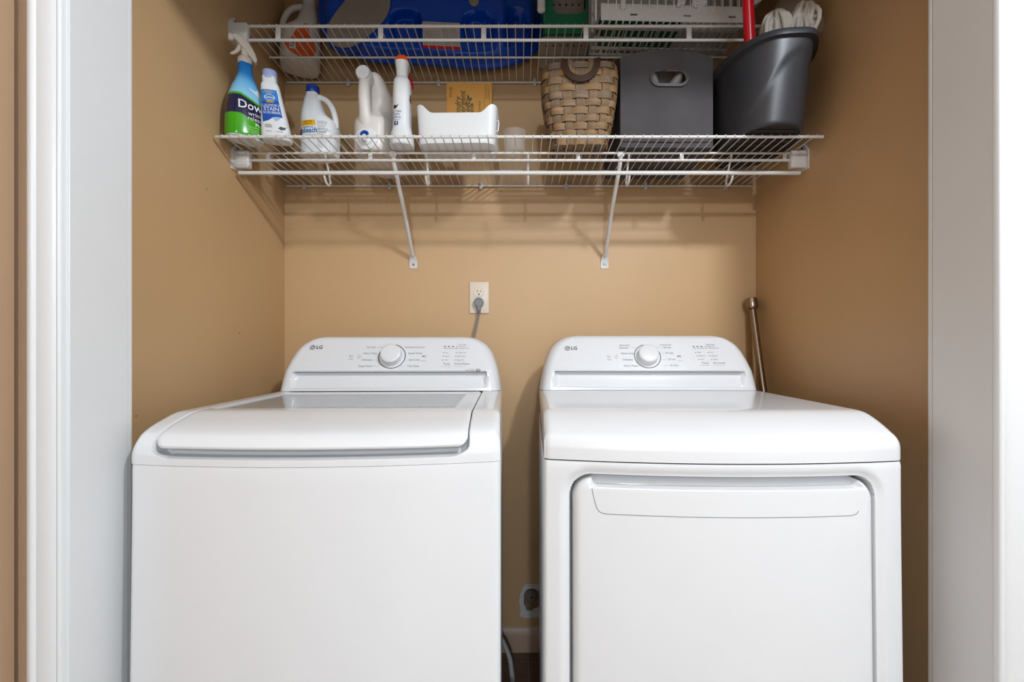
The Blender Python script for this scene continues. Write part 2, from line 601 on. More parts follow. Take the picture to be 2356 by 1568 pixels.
# ceiling lights
for (lx, ly, lz), lab in ((LAMP_NEAR, 'round frosted ceiling light in the hall before the closet'), (LAMP_FAR, 'round frosted ceiling light at the far end of the hall')):
    t = thing('ceiling_light', lab, 'ceiling light', (lx, ly, H), 0, 'hall ceiling lights')
    b = B(); b.lathe([(0.16, 0.0), (0.165, -0.012), (0.15, -0.02)], 32); b.obj('base', WHITE_TRIM, t)
    b = B(); b.lathe([(0.148, -0.018), (0.14, -0.030), (0.115, -0.040), (0.06, -0.047), (0.01, -0.049)], 32); b.obj('dome', DOME, t)

# ================================================================== THE TWO MACHINES
W2 = 0.343
BOW = 0.034
TILT = math.radians(27.8)
ST, CT = math.sin(TILT), math.cos(TILT)
P0Y, P0Z = 0.562, 1.027
def pan(u, v, w=0.0):
    """point on the tilted control panel: u across, v up the slope, w out of it"""
    return (u, P0Y + v * ST - w * CT, P0Z + v * CT + w * ST)

def bow(x): return -BOW * (1 - (x / W2) ** 2)

PROF_W = catmull([(0.0, 0.884), (0.0, 0.896), (0.001, 0.905), (0.006, 0.919), (0.014, 0.931), (0.025, 0.9405), (0.048, 0.950), (0.078, 0.9585), (0.100, 0.9640), (0.116, 0.9664), (0.14, 0.9668), (0.25, 0.9668), (0.40, 0.9668), (0.55, 0.9668), (0.66, 0.9668)], 10)
PROF_D = catmull([(0.0, 0.884), (0.0, 0.898), (0.0005, 0.909), (0.004, 0.9215), (0.011, 0.9305), (0.026, 0.9395), (0.050, 0.9510), (0.076, 0.9610), (0.094, 0.9655), (0.112, 0.9668), (0.14, 0.9668), (0.25, 0.9668), (0.40, 0.9668), (0.55, 0.9668), (0.66, 0.9668)], 10)

def cover_point(prof, t, x, off=0.0):
    """point on the top cover at profile index t, pushed along the inward normal by off"""
    i = int(min(len(prof) - 2, math.floor(t))); k = t - i
    y = lerp(prof[i][0], prof[i + 1][0], k); z = lerp(prof[i][1], prof[i + 1][1], k)
    dy = prof[i + 1][0] - prof[i][0]; dz = prof[i + 1][1] - prof[i][1]
    l = math.hypot(dy, dz) or 1
    ny, nz = dz / l, -dy / l          # inward normal
    w = max(0.0, 1 - y / 0.112)
    return (x, y + bow(x) * w + ny * off, z + nz * off)

LID_X0, LID_X1 = -0.298, 0.281
GL_X0, GL_X1 = -0.286, 0.243
def lid_edge(prof, t):
    """lid half-outline inset at its rounded front corners"""
    z0 = 0.9145
    i = int(min(len(prof) - 2, math.floor(t))); k = t - i
    y = lerp(prof[i][0], prof[i + 1][0], k); z = lerp(prof[i][1], prof[i + 1][1], k)
    s = (z - z0) + max(0, y - 0.01)
    r = 0.020
    return 0.0 if s >= r else r - math.sqrt(max(0, r * r - (r - max(0, s)) ** 2))

def top_cover(prof, machine, with_lid):
    xs = [-W2, -W2 + 0.0008, -W2 + 0.003, -W2 + 0.007, -W2 + 0.013]
    n = 280 if with_lid else 110
    xs += [lerp(-W2 + 0.018, W2 - 0.018, k / n) for k in range(n + 1)]
    xs += [-x for x in reversed(xs[:5])]
    rows = []
    T = len(prof) - 1
    ts = []
    t = 0.0
    while t < T:
        ts.append(t)
        y = prof[int(t)][0]
        t += (0.25 if with_lid and y < 0.02 else 0.5) if y < 0.16 else 0.8
    ts.append(T - 1e-6)
    for t in ts:
        row = []
        yc = interp([(i, p[0], p[1]) for i, p in enumerate(prof)][int(t):int(t) + 2], t)
        y, z = yc
        zb = 0.884 + 0.055 * max(0, y) / 0.5
        for x in xs:
            e = W2 - abs(x)
            r = 0.014
            drop = r - math.sqrt(max(0, r * r - (r - min(e, r)) ** 2)) if e < r else 0.0
            off = 0.0
            if with_lid:
                ed = 0.004
                m = sstep(LID_X0 - 0.003 - ed, LID_X0 - 0.003 + ed * 0.2, x) * (1 - sstep(LID_X1 + 0.003 - ed * 0.2, LID_X1 + 0.003 + ed, x))
                # lid well and, below the lid's lip, the finger recess
                ins = 0.030 * max(0.0, 1 - max(0, (z - 0.896)) / 0.020) ** 2 if z < 0.916 else 0
                mx = sstep(LID_X0 + ins - 0.004, LID_X0 + ins + 0.004, x) * (1 - sstep(LID_X1 - ins - 0.004, LID_X1 - ins + 0.004, x))
                front = sstep(0.8955, 0.9005, z) if y < 0.12 else 1.0
                off = (0.017 + (0.022 * (1 - sstep(0.925, 0.940, z)) if y < 0.12 else 0.0)) * min(m, mx) * front
                deep = sstep(GL_X0, GL_X0 + 0.02, x) * (1 - sstep(GL_X1 - 0.02, GL_X1, x)) * sstep(0.135, 0.15, y) * (1 - sstep(0.50, 0.52, y))
                off += 0.085 * deep
            p = cover_point(prof, t, x, off)
            sd = drop if y > 0.02 else drop * max(0.0, min(1, y / 0.02))
            row.append((x, p[1] + (0.005 * (1 - sstep(0, 0.008, e)) if y < 0.05 else 0) * (1 - sstep(0.02, 0.05, y)), max(min(zb, z), p[2] - sd)))
        row.append((W2, row[-1][1], min(zb, z)))
        row.insert(0, (-W2, row[0][1], min(zb, z)))
        rows.append(row)
    b = B(); b.grid(rows)
    return b.obj('top_cover', ENAMEL, machine, smooth=50)

def cabinet(machine, door=False):
    """bowed front, straight sides; the dryer's front is pushed in where the door sits"""
    zs = [0.03, 0.05, 0.15, 0.25] + [0.30 + 0.0145 * k for k in range(39)] + [0.874, 0.8815 if door else 0.8834]
    zs = sorted(set(zs))
    nx = 230 if door else 110
    XS = [lerp(-W2, W2, k / nx) for k in range(nx + 1)]
    if door:
        XS += [DX0 + q for q in (-0.004, -0.002, 0.0, 0.001, 0.002, 0.0035, 0.005)] + [DX1 - q for q in (-0.004, -0.002, 0.0, 0.001, 0.002, 0.0035, 0.005)]
        zs += [0.79 + 0.0025 * k for k in range(28)]
        zs += [DZ1 - q for q in (-0.008, -0.004, -0.002, -0.0005, 0.0005, 0.002, 0.0035, 0.005, 0.008)]
        zs = sorted(set(zs))
    XS = sorted(set(XS))
    rows = []
    for z in zs:
        lean = -0.006 * (1 - sstep(0.35, 0.88, z))
        row = []
        row.append((-W2, 0.66, z))
        for x in XS:
            e = W2 - abs(x)
            y = bow(x) + lean
            r = 0.006
            if e < r: y += r - math.sqrt(max(0, r * r - (r - e) ** 2))
            if door:
                dd = rr_dist(x, z, DX0, DX1, DZ0, DZ1, DR)
                y += 0.007 * (1 - sstep(0.0, 0.020, dd)) + 0.045 * (1 - sstep(-0.0035, 0.0005, dd))
            if z > 0.875: y += (0.0025 if door else 0.0008) * (z - 0.875) / 0.0075
            row.append((x, y, z))
        row.append((W2, 0.66, z))
        rows.append(row)
    b = B()
    R = b.grid(rows)
    n = len(R[0])
    for i in range(len(R) - 1):
        b.f((R[i][n - 1], R[i][0], R[i + 1][0], R[i + 1][n - 1]))
    b.f(R[0]); b.f(R[-1])
    o = b.obj('cabinet', ENAMEL, machine, smooth=50)
    for sx in (-0.29, 0.29):
        for y in (0.05, 0.60):
            b = B(); b.lathe([(0.022, 0), (0.024, 0.006), (0.012, 0.012), (0.012, 0.034)], 14, (sx, y, 0)); b.obj('foot', GASKET, machine)
    return o

DX0, DX1, DZ0, DZ1, DR = -0.294, 0.288, 0.16, 0.857, 0.045
def rr_dist(x, z, x0, x1, z0, z1, r):
    """signed distance to a rounded rectangle, negative inside"""
    cx, cz = (x0 + x1) / 2, (z0 + z1) / 2
    qx, qz = abs(x - cx) - (x1 - x0) / 2 + r, abs(z - cz) - (z1 - z0) / 2 + r
    return math.hypot(max(qx, 0), max(qz, 0)) + min(max(qx, qz), 0) - r
def door_mask(x, z, inn, outw):
    d = rr_dist(x, z, DX0, DX1, DZ0, DZ1, DR)
    return 1 - sstep(-inn, outw, d)

def console(machine, dryer):
    ztop = 1.1345 if not dryer else 1.1385
    hw = [(0.9675, 0.343), (1.00, 0.338), (1.03, 0.332), (1.06, 0.3235), (1.085, 0.313), (1.10, 0.3035), (1.112, 0.292), (1.122, 0.277), (1.129, 0.262), (1.1335, 0.246), (1.1345, 0.236)]
    fr = [(0.9675, 0.553), (0.976, 0.5545), (1.026, 0.5625), (1.125, 0.5625 + 0.099 * 0.526), (1.130, 0.620), (1.1335, 0.629), (1.1345, 0.636)]
    rec = [(0.976, 0.0), (0.9775, 0.004), (0.985, 0.007), (1.000, 0.013), (1.013, 0.017), (1.020, 0.022), (1.0245, 0.024), (1.0262, 0.0)]
    zs = [0.9675, 0.972, 0.976, 0.9775, 0.981, 0.985, 0.992, 1.0, 1.007, 1.013, 1.017, 1.020, 1.023, 1.0245, 1.0262, 1.03, 1.045, 1.06, 1.075, 1.085, 1.095, 1.10, 1.106, 1.112, 1.117, 1.122, 1.1255, 1.129, 1.1315, 1.1335, 1.1345]
    nx = 90
    rows = []
    for z in zs:
        h = interp(hw, z)[0]; f = interp(fr, z)[0]; q = interp(rec, z)[0]
        zz = z + (ztop - 1.1345) * sstep(1.03, 1.13, z)
        back = 0.690 - 0.02 * sstep(1.12, 1.1345, z)
        row = [(-h + 0.02, back, zz)]
        # rounded front corner in plan
        rc = 0.030
        xr = 0.291 - 0.012 * sstep(0.97, 1.026, z)
        xr0 = 0.291
        for k in range(nx + 1):
            x = lerp(-h, h, k / nx)
            e = h - abs(x)
            y = f
            if e < rc: y += (rc - math.sqrt(max(0, rc * rc - (rc - e) ** 2))) * 1.6
            m = 1 - sstep(xr0 - 0.003 + 0.0, xr0 + 0.004, abs(x))
            y += q * m
            row.append((x, y, zz))
        row.append((h - 0.02, back, zz))
        rows.append(row)
    b = B()
    R = b.grid(rows)
    n = len(R[0])
    for i in range(len(R) - 1):
        b.f((R[i][n - 1], R[i][0], R[i + 1][0], R[i + 1][n - 1]))
    b.f(R[-1]); b.f(R[0])
    return b.obj('console', ENAMEL, machine, smooth=40)

S = 0.001351                       # metres per photo pixel on the panels
def rows_to_uv(px, py, cx, cy):
    return (px - cx) * S, 0.0505 - (py - cy) * S / CT

def panel(machine, dryer):
    cx, cy = (899, 820) if not dryer else (1498, 816)
    v1 = 0.1085 if not dryer else 0.111
    b = B()
    w0, w1 = 0.2925, 0.262
    # trapezoid with rounded top corners
    pts = [(-w0, 0.0015), (w0, 0.0015), (w0, 0.006)]
    R = 0.04
    for k in range(9):
        a = 0.5 * PI * k / 8
        pts.append((w1 + 0.008 - R + R * math.cos(a) + 0.0, v1 - R + R * math.sin(a)))
    for k in range(9):
        a = 0.5 * PI + 0.5 * PI * k / 8
        pts.append((-w1 - 0.008 + R + R * math.cos(a), v1 - R + R * math.sin(a)))
    pts.append((-w0, 0.006))
    b.plate(pts, [], lambda u, v, w: pan(u, v, w + 0.0012), 0.0022)
    pl = b.obj('control_panel', PANEL, machine, smooth=0)
    # dial
    dial = B()
    n = Vector((0, -CT, ST))
    c0 = Vector(pan(0, 0.0505, 0.0012))
    dial.lathe([(0.0335, 0.0), (0.0335, 0.0015), (0.0318, 0.004), (0.0318, 0.020), (0.0310, 0.0245), (0.0285, 0.0265), (0.024, 0.0272), (0.0, 0.0272)], 48, c0, n, True, False)
    dial.obj('dial', KNOB, pl, smooth=30)
    ring = B()
    gap0, gap1 = (math.radians(83), math.radians(125)) if not dryer else (math.radians(60), math.radians(100))
    m = 72
    a0, a1 = gap1, gap0 + 2 * PI
    P = []
    for k in range(m + 1):
        a = lerp(a0, a1, k / m)
        P.append([pan(r * math.cos(a), 0.0505 + r * math.sin(a), 0.0019) for r in (0.0399, 0.0420)])
    ring.grid(P)
    ring.obj('dial_ring', INK_DARK, pl, smooth=0)
    # printed legends
    t = B(); dk = B(); pale = B()
    def put(bb, s, size, align, px, py, bold=0.0, shear=0.0):
        u, v = rows_to_uv(px, py, cx, cy)
        vs, fs = text2d(s, size, align, shear, bold)
        bb.tri(vs, fs, lambda p: pan(u + p[0], v + p[1], 0.0020))
    def rect(bb, px, py, w, h):
        u, v = rows_to_uv(px, py, cx, cy)
        bb.tri([(u - w / 2, v - h / 2), (u + w / 2, v - h / 2), (u + w / 2, v + h / 2), (u - w / 2, v + h / 2)], [(0, 1, 2, 3)], lambda p: pan(p[0], p[1], 0.0020))
    def ring2d(bb, px, py, r0, r1, a0=0, a1=2 * PI, n=24):
        u, v = rows_to_uv(px, py, cx, cy)
        bb.grid([[pan(u + r * math.cos(lerp(a0, a1, k / n)), v + r * math.sin(lerp(a0, a1, k / n)), 0.0020) for r in (r0, r1)] for k in range(n + 1)])
    fs_ = 0.0088
    if not dryer:
        for s, px, py in (('Normal', 858, 799), ('Heavy Duty', 864, 813), ('Delicates', 856, 828), ('Deep Wash', 857, 842)):
            put(t, s, fs_, 'RIGHT', px, py)
        for s, px, py in (('Bedding/Waterproof', 927, 799), ('Speed Wash', 935, 813), ('Spin Only', 938, 828), ('Tub Clean', 936, 842)):
            put(t, s, fs_ if len(s) < 12 else 0.0072, 'LEFT', px, py)
        for px, py, w in ((871, 799, 0.026), (863, 828, 0.010), (866, 842, 0.018), (933, 828, 0.008), (925, 842, 0.016)):
            rect(pale, px, py, w, 0.0007)
        pw, pl_, ic = (824, 820), (972, 820), (806, 820)
        logo_x, logo_y = 714, 799.5
        dash = [(1019, 797), (1028, 797), (1038, 797)]
        dots = [(1047.5, 797), (1047, 801.5), (1017, 812), (1016, 820), (1015, 828.5), (1046, 812), (1045.3, 820), (1044.5, 828.5)]
        small = [('Hot', 1021, 812), ('Warm', 1020, 820), ('Cold', 1019, 828.5), ('Water Plus', 1050, 812), ('Extra Rinse', 1049, 820), ('Deep Fill', 1048, 828.5),
                 ('Tub Clean', 1051, 793), ('Lid Lock', 1051, 797), ('Control Lock', 1051, 801.5), ('Wash  Rinse  Spin', 1016, 801.5)]
        big = [('Temp.', 1017, 837), ('Water/Rinse', 1043, 837)]
        rules = [(1022, 842.5, 0.036), (1056, 842.5, 0.036)]
        put(dk, 'IO', 0.0125, 'LEFT', 1093.5, 852, 0.0002)
        put(t, 'DIRECT DRIVE', 0.0046, 'RIGHT', 1091, 852)
        put(pale, 'INVERTER', 0.0038, 'RIGHT', 1089, 849.2)
        put(pale, 'MOTOR', 0.0038, 'RIGHT', 1086, 854.6)
    else:
        for s, px, py in (('Normal', 1434, 796.5), ('Heavy Duty', 1436.5, 809.5), ('Delicates', 1439, 824), ('Perm. Press', 1441, 838)):
            put(t, s, fs_, 'LEFT', px, py)
        for s, px, py in (('60 min', 1538, 795.5), ('40 min', 1541.5, 808.5), ('20 min', 1544.5, 823), ('Air Dry', 1547, 837)):
            put(t, s, fs_, 'LEFT', px, py)
        put(t, 'SENSOR DRY', 0.0058, 'LEFT', 1434.5, 790.5)
        put(t, 'MANUAL DRY', 0.0058, 'LEFT', 1531, 789.5)
        for px, py, w in ((1464, 796, 0.024), (1524, 795, 0.024), (1534, 808.5, 0.013), (1536, 824, 0.016), (1538, 837, 0.018), (1475, 838, 0.014)):
            rect(pale, px, py, w, 0.0007)
        pw, pl_, ic = (1425, 817), (1571, 816), (1408, 818)
        logo_x, logo_y = 1311, 797.5
        dash = [(1609.5, 793), (1618.7, 793), (1628, 793)]
        dots = [(1636.8, 793), (1638, 797), (1612, 807.5), (1614.2, 815.3), (1616.3, 823.5), (1641, 807.5), (1643, 815.3), (1645.2, 823.5)]
        small = [('High', 1616, 807), ('Medium', 1618, 815), ('Low', 1620, 823), ('Very', 1645, 807), ('Normal', 1647, 815), ('Damp', 1649, 823),
                 ('Flow Sense', 1640, 788.5), ('Damp Dry', 1641, 792.5), ('Control Lock', 1643.5, 797), ('Dry', 1608, 797), ('Cool', 1617, 797), ('End', 1627, 797.5)]
        big = [('Temp.', 1621, 831.5), ('Dry Level', 1648, 831.5)]
        rules = [(1628, 837, 0.036), (1660, 837, 0.036)]
    for px, py in dash: rect(dk, px, py, 0.0062, 0.0024)
    for px, py in dots: ring2d(dk, px, py, 0.0, 0.0014, n=10)
    for s, px, py in small: put(t, s, 0.0058, 'LEFT', px, py)
    for s, px, py in big: put(t, s, 0.0092, 'LEFT', px, py)
    for px, py, w in rules: rect(pale, px, py, w, 0.0006)
    # power mark
    ring2d(t, pw[0], pw[1] + 0.6, 0.0042, 0.0051, math.radians(120), math.radians(420))
    rect(t, pw[0], pw[1] - 2.6, 0.0009, 0.0052)
    # play / pause mark
    u, v = rows_to_uv(pl_[0], pl_[1], cx, cy)
    dk.tri([(u - 0.004, v - 0.0035), (u + 0.0008, v), (u - 0.004, v + 0.0035)], [(0, 1, 2)], lambda p: pan(p[0], p[1], 0.0020))
    rect(t, pl_[0] + 1.9, pl_[1], 0.0012, 0.007); rect(t, pl_[0] + 3.6, pl_[1], 0.0012, 0.007)
    rect(pale, pl_[0] + 1, pl_[1] + 10.5, 0.017, 0.0014)
    # smart diagnosis mark
    ring2d(pale, ic[0] + 1.5, ic[1], 0.003, 0.0042)
    rect(pale, ic[0] - 2.5, ic[1] - 1, 0.004, 0.006)
    rect(t, ic[0], ic[1] + 6.2, 0.013, 0.0014)
    # maker's emblem: round face with the two letters, then the letters beside it
    u, v = rows_to_uv(logo_x, logo_y, cx, cy)
    ring2d(t, logo_x, logo_y, 0.0, 0.0088)
    t.obj('lettering', INK, pl, smooth=0)['kind'] = 'stuff'
    lg = B()
    ring_pts = []
    for k in range(21):
        a = lerp(math.radians(75), math.radians(360), k / 20)
        ring_pts.append([pan(u + r * math.cos(a), v + r * math.sin(a), 0.0023) for r in (0.0052, 0.0064)])
    lg.grid(ring_pts)
    def lrect(u0, u1, v0, v1):
        lg.tri([(u + u0, v + v0), (u + u1, v + v0), (u + u1, v + v1), (u + u0, v + v1)], [(0, 1, 2, 3)], lambda p: pan(p[0], p[1], 0.0023))
    lrect(-0.0008, 0.0004, -0.0028, 0.0032); lrect(0.0004, 0.0022, -0.0028, -0.0017)
    lrect(0.0012, 0.0062, -0.0006, 0.0006)
    lg.tri([(u - 0.0035 + 0.0010 * math.cos(2 * PI * k / 10), v + 0.0022 + 0.0010 * math.sin(2 * PI * k / 10)) for k in range(10)], [tuple(range(10))], lambda p: pan(p[0], p[1], 0.0023))
    lg.obj('emblem_lines', PANEL, pl, smooth=0)
    put(dk, 'LG', 0.0165, 'LEFT', logo_x + 8.5, logo_y, 0.0003)
    dk.obj('lettering_dark', INK_DARK, pl, smooth=0)['kind'] = 'stuff'
    pale.obj('lettering_pale', INK_LIGHT, pl, smooth=0)['kind'] = 'stuff'

# ---- washer
washer = thing('washing_machine', 'white top-loading washing machine with glass lid, left of the dryer', 'washing machine', (-0.3835, -0.827, 0), math.radians(2.0))
cabinet(washer)
top_cover(PROF_W, washer, True)
console(washer, False)
panel(washer, False)
# lid
prof = PROF_W
T = len(prof) - 1
t0 = next(i for i, p in enumerate(prof) if p[1] >= 0.9145)
t1 = max(i for i, p in enumerate(prof) if p[0] <= 0.545)
ts = []
t = float(t0)
while t < t1:
    ts.append(t); t += 0.4 if prof[int(t)][0] < 0.13 else 1.0
nl = 90
P = []
xs_rows = []
for t in ts:
    ins = lid_edge(prof, t)
    row = []
    for k in range(nl + 1):
        x = lerp(LID_X0 + ins, LID_X1 - ins, k / nl)
        e = min(x - LID_X0 - ins, LID_X1 - ins - x)
        es = min(e, 0.006)
        lip = 0.006 - math.sqrt(max(0, 0.006 ** 2 - (0.006 - es) ** 2)) if e < 0.006 else 0
        fs = (t - t0)
        lip2 = 0.004 * max(0, 1 - fs / 3.0) ** 2
        row.append(cover_point(prof, t, x, max(lip * 0.6, lip2) - 0.0008))
    P.append(row)
b = B()
def inside_glass(i, j):
    p, q = P[i][j], P[i + 1][j + 1]
    return p[0] > GL_X0 and q[0] < GL_X1 and p[1] > 0.145 and q[1] < 0.50
R = b.grid(P, inside_glass)
# thickness
bmesh.ops.recalc_face_normals(b.bm, faces=b.bm.faces[:])
bmesh.ops.solidify(b.bm, geom=b.bm.faces[:], thickness=0.011)
lid = b.obj('lid', ENAMEL, washer, smooth=45)
gx = [x for x in [p[0] for p in P[-1]]]
b = B(); b.box(GL_X0 - 0.002, GL_X1 + 0.004, 0.138, 0.512, 0.9605, 0.9645)
b.obj('glass_pane', GLASS, lid, smooth=0)
b = B(); b.lathe([(0.20, 0.82), (0.215, 0.865), (0.22, 0.872), (0.212, 0.874), (0.195, 0.82)], 48, (0.0, 0.32, 0), None, False, False)
b.obj('drum_ring', STEEL, washer)

# ---- dryer
dryer = thing('clothes_dryer', 'white front-loading clothes dryer with a wide door, right of the washer', 'dryer', (0.387, -0.802, 0), math.radians(-1.2))
cabinet(dryer, True)
top_cover(PROF_D, dryer, False)
console(dryer, True)
panel(dryer, True)
# door
def door_y(x, z):
    lean = -0.006 * (1 - sstep(0.35, 0.88, z))
    return bow(x) + lean - 0.001
b = B()
G = 0.0065
dx0, dx1, dz0, dz1 = DX0 + G, DX1 - G, DZ0 + G, DZ1 - G
nz_, nx_ = 150, 130
rows = []
hx0, hx1 = -0.252, 0.258
for i in range(nz_ + 1):
    s = i / nz_
    z = dz0 + (dz1 - dz0) * (1 - (1 - s) ** 1.7)
    hz = dz1 - z
    r = DR - 0.004
    ins = 0.0
    for ed in (dz1 - z, z - dz0):
        if ed < r: ins = max(ins, r - math.sqrt(max(0, r * r - (r - ed) ** 2)))
    row = []
    for k in range(nx_ + 1):
        x = lerp(dx0 + ins, dx1 - ins, k / nx_)
        d = -rr_dist(x, z, dx0, dx1, dz0, dz1, r)
        rr_ = 0.014
        y = door_y(x, z)
        if d < rr_: y += rr_ - math.sqrt(max(0, rr_ * rr_ - (rr_ - max(0, d)) ** 2))
        # finger scoop along the top edge
        m = sstep(hx0 - 0.004, hx0 + 0.010, x) * (1 - sstep(hx1 - 0.010, hx1 + 0.004, x))
        y += m * (0.026 * sstep(0.8315, 0.8355, z) + 0.010 * sstep(0.8355, 0.852, z)) * (1 - 0.0)
        row.append((x, y, z))
    rows.append(row)
R = b.grid(rows)
ed_ = [e for e in b.bm.edges if e.is_boundary]
ex_ = bmesh.ops.extrude_edge_only(b.bm, edges=ed_)
for v_ in ex_['geom']:
    if isinstance(v_, bmesh.types.BMVert): v_.co.y += 0.030
door = b.obj('door', ENAMEL, dryer, smooth=50)
# grip insert's seam below the scoop, its shadow line painted as a grey ribbon
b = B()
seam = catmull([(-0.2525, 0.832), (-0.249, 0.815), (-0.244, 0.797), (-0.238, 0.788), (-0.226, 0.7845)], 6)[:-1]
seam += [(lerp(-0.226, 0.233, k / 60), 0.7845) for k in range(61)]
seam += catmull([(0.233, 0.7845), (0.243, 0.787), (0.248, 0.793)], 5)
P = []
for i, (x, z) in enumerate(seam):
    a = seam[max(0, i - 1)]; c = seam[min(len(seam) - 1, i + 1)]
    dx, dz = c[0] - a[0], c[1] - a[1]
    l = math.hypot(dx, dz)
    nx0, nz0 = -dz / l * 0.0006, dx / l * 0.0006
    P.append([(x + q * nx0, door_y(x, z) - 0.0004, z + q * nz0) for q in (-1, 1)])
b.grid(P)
b.obj('grip_seam_shadow', INK, door, smooth=0)
# grip lip: a rounded bead along the lower edge of the scoop
b = B()
b.tube([(lerp(hx0 + 0.002, hx1 - 0.002, k / 40), door_y(lerp(hx0, hx1, k / 40), 0.8315) + 0.0026, 0.8312) for k in range(41)], 0.0030, 8)
b.obj('grip_lip', ENAMEL, door)

# ================================================================== WIRE SHELVES
SX0, SX1 = -0.849, 0.837
def shared(name, b, m, smooth=40):
    me = b.mesh(name, smooth)
    me.materials.append(m)
    return me
def wire_mesh(y0, y1, drop):
    b = B()
    path = [(0, y1, 0), (0, y0, 0)]
    if drop: path += [(0, y0 - 0.0045, -0.002), (0, y0 - 0.0055, -0.006)]
    b.tube(path, 0.00165, 6)
    return shared('wire', b, WIRE_W, 60)
def rod(parent, y, z, r, x0=SX0, x1=SX1, name='rod'):
    b = B(); b.tube([(x0, y, z), (x1, y, z)], r, 12)
    return b.obj(name, WIRE_W, parent, smooth=60)
def clip_mesh():
    b = B()
    b.box(-0.006, 0.006, -0.012, 0.0, -0.012, 0.010, 0.002, 2)
    b.box(-0.004, 0.004, -0.016, -0.004, 0.006, 0.016, 0.002, 2)
    return shared('wall_clip', b, CLIP)
CLIPME = clip_mesh()
def end_bracket(parent, s, y, zt, zb):
    """plastic housing that wraps the lip's end, on a plate screwed to the side wall; s = side"""
    xw = XL if s < 0 else XR
    b = B()
    xa, xb = (xw, xw + 0.048) if s < 0 else (xw - 0.048, xw)
    b.box(min(xa, xb), max(xa, xb), y - 0.013, y + 0.009, zb, zt, 0.005, 3)
    o = b.obj('end_bracket', BRKT, parent)
    b = B()
    pts = [(-0.022, zb - 0.006), (0.030, zb - 0.002), (0.034, zb + 0.006), (0.034, zt + 0.004), (0.016, zt + 0.020), (-0.004, zt + 0.020), (-0.018, zt + 0.004), (-0.022, zt - 0.004)]
    if s < 0:
        b.plate([(u, v) for u, v in pts], [], lambda u, v, w: (xw + 0.004 + w, y + u, v), 0.004)
    else:
        b.plate([(u, v) for u, v in pts], [], lambda u, v, w: (xw - 0.004 - w, y + u, v), 0.004)
    b.obj('wall_plate', BRKT, o, smooth=0)
    b = B()
    b.lathe([(0.0042, 0), (0.0042, 0.002), (0.002, 0.0028)], 12, (xw - s * 0.004, y + 0.006, zt + 0.012), (-s, 0, 0))
    b.obj('screw', SCREW, o)

# ---- lower shelf: deep deck, lip set back under it, hooks with a hanging rod, two braces
LZ = 1.6845
lower = thing('wire_shelf', 'lower white wire shelf with a hanging rod, above the machines', 'shelf', (0, 0, 0), 0, 'white wire shelves')
rod(lower, -0.404, LZ, 0.0042)
rod(lower, -0.294, LZ, 0.0036, SX0 + 0.01, SX1 - 0.01)
rod(lower, -0.150, LZ, 0.0030, SX0 + 0.015, SX1 - 0.015)
rod(lower, -0.0075, LZ, 0.0034)
rod(lower, -0.294, LZ - 0.0215, 0.0042, SX0 + 0.03, SX1 - 0.03, 'lip_rod')
wm = wire_mesh(-0.404, -0.0065, True)
nw = 66
for k in range(nw):
    link('wire', wm, lower, (SX0 + 0.018 + k * (SX1 - SX0 - 0.036) / (nw - 1), 0, LZ + 0.0050))
for px in (617, 852, 1090, 1330, 1568, 1805):
    x = (px - 1200) * 1.418 / 1084
    b = B(); b.box(x - 0.0062, x + 0.0062, -0.2975, -0.2925, LZ - 0.0215, LZ, 0.002, 2)
    b.obj('lip_strip', WIRE_W, lower)
hr = rod(lower, -0.302, 1.622, 0.0060, SX0 + 0.004, SX1 - 0.004, 'hanging_rod')
for px in (745, 979, 1215, 1449, 1687):
    x = (px - 1200) * 1.41 / 1084
    b = B()
    path = hook_path([(x, -0.294, LZ - 0.001), (x, -0.276, 1.655), (x, -0.262, 1.630), (x, -0.254, 1.611), (x, -0.258, 1.600), (x, -0.272, 1.5965), (x, -0.288, 1.602), (x, -0.300, 1.616)], 6)
    b.tube(path, 0.0034, 8)
    b.obj('hook', WIRE_W, hr)
for px in (702, 898, 1107, 1302, 1484, 1668):
    link('wall_clip', CLIPME, lower, ((px - 1200) / 633.0, 0, LZ - 0.001))
end_bracket(lower, -1, -0.296, LZ + 0.004, 1.636)
end_bracket(lower, 1, -0.296, LZ + 0.004, 1.636)
for xw, xt in ((-0.392, -0.386), (0.301, 0.298)):
    b = B()
    path = [(xt, -0.297, LZ - 0.004), (xt, -0.285, LZ - 0.030), (lerp(xt, xw, 0.5), -0.15, 1.553), (xw, -0.018, 1.432)]
    b.tube(path, 0.0068, 12)
    br = b.obj('support_brace', WIRE_W, lower, smooth=50)
    # flattened foot on the wall
    b = B()
    b.loft([[(xw - w, y, z), (xw + w, y, z), (xw + w, y2, z), (xw - w, y2, z)] for w, y, y2, z in
            ((0.0085, 0.0, -0.003, 1.386), (0.0140, 0.0, -0.0035, 1.389), (0.0142, 0.0, -0.004, 1.408), (0.0125, 0.0, -0.008, 1.420), (0.0075, -0.006, -0.026, 1.436))])
    b.obj('brace_foot', WIRE_W, br, smooth=30)
    b = B(); b.lathe([(0.0042, 0), (0.0042, 0.0015), (0.0025, 0.0028)], 12, (xw, -0.0035, 1.401), (0, -1, 0)); b.obj('screw', SCREW, br)
    b = B(); b.box(xt - 0.011, xt + 0.011, -0.301, -0.291, LZ - 0.012, LZ + 0.004, 0.003, 2); b.obj('brace_clip', WIRE_W, br)

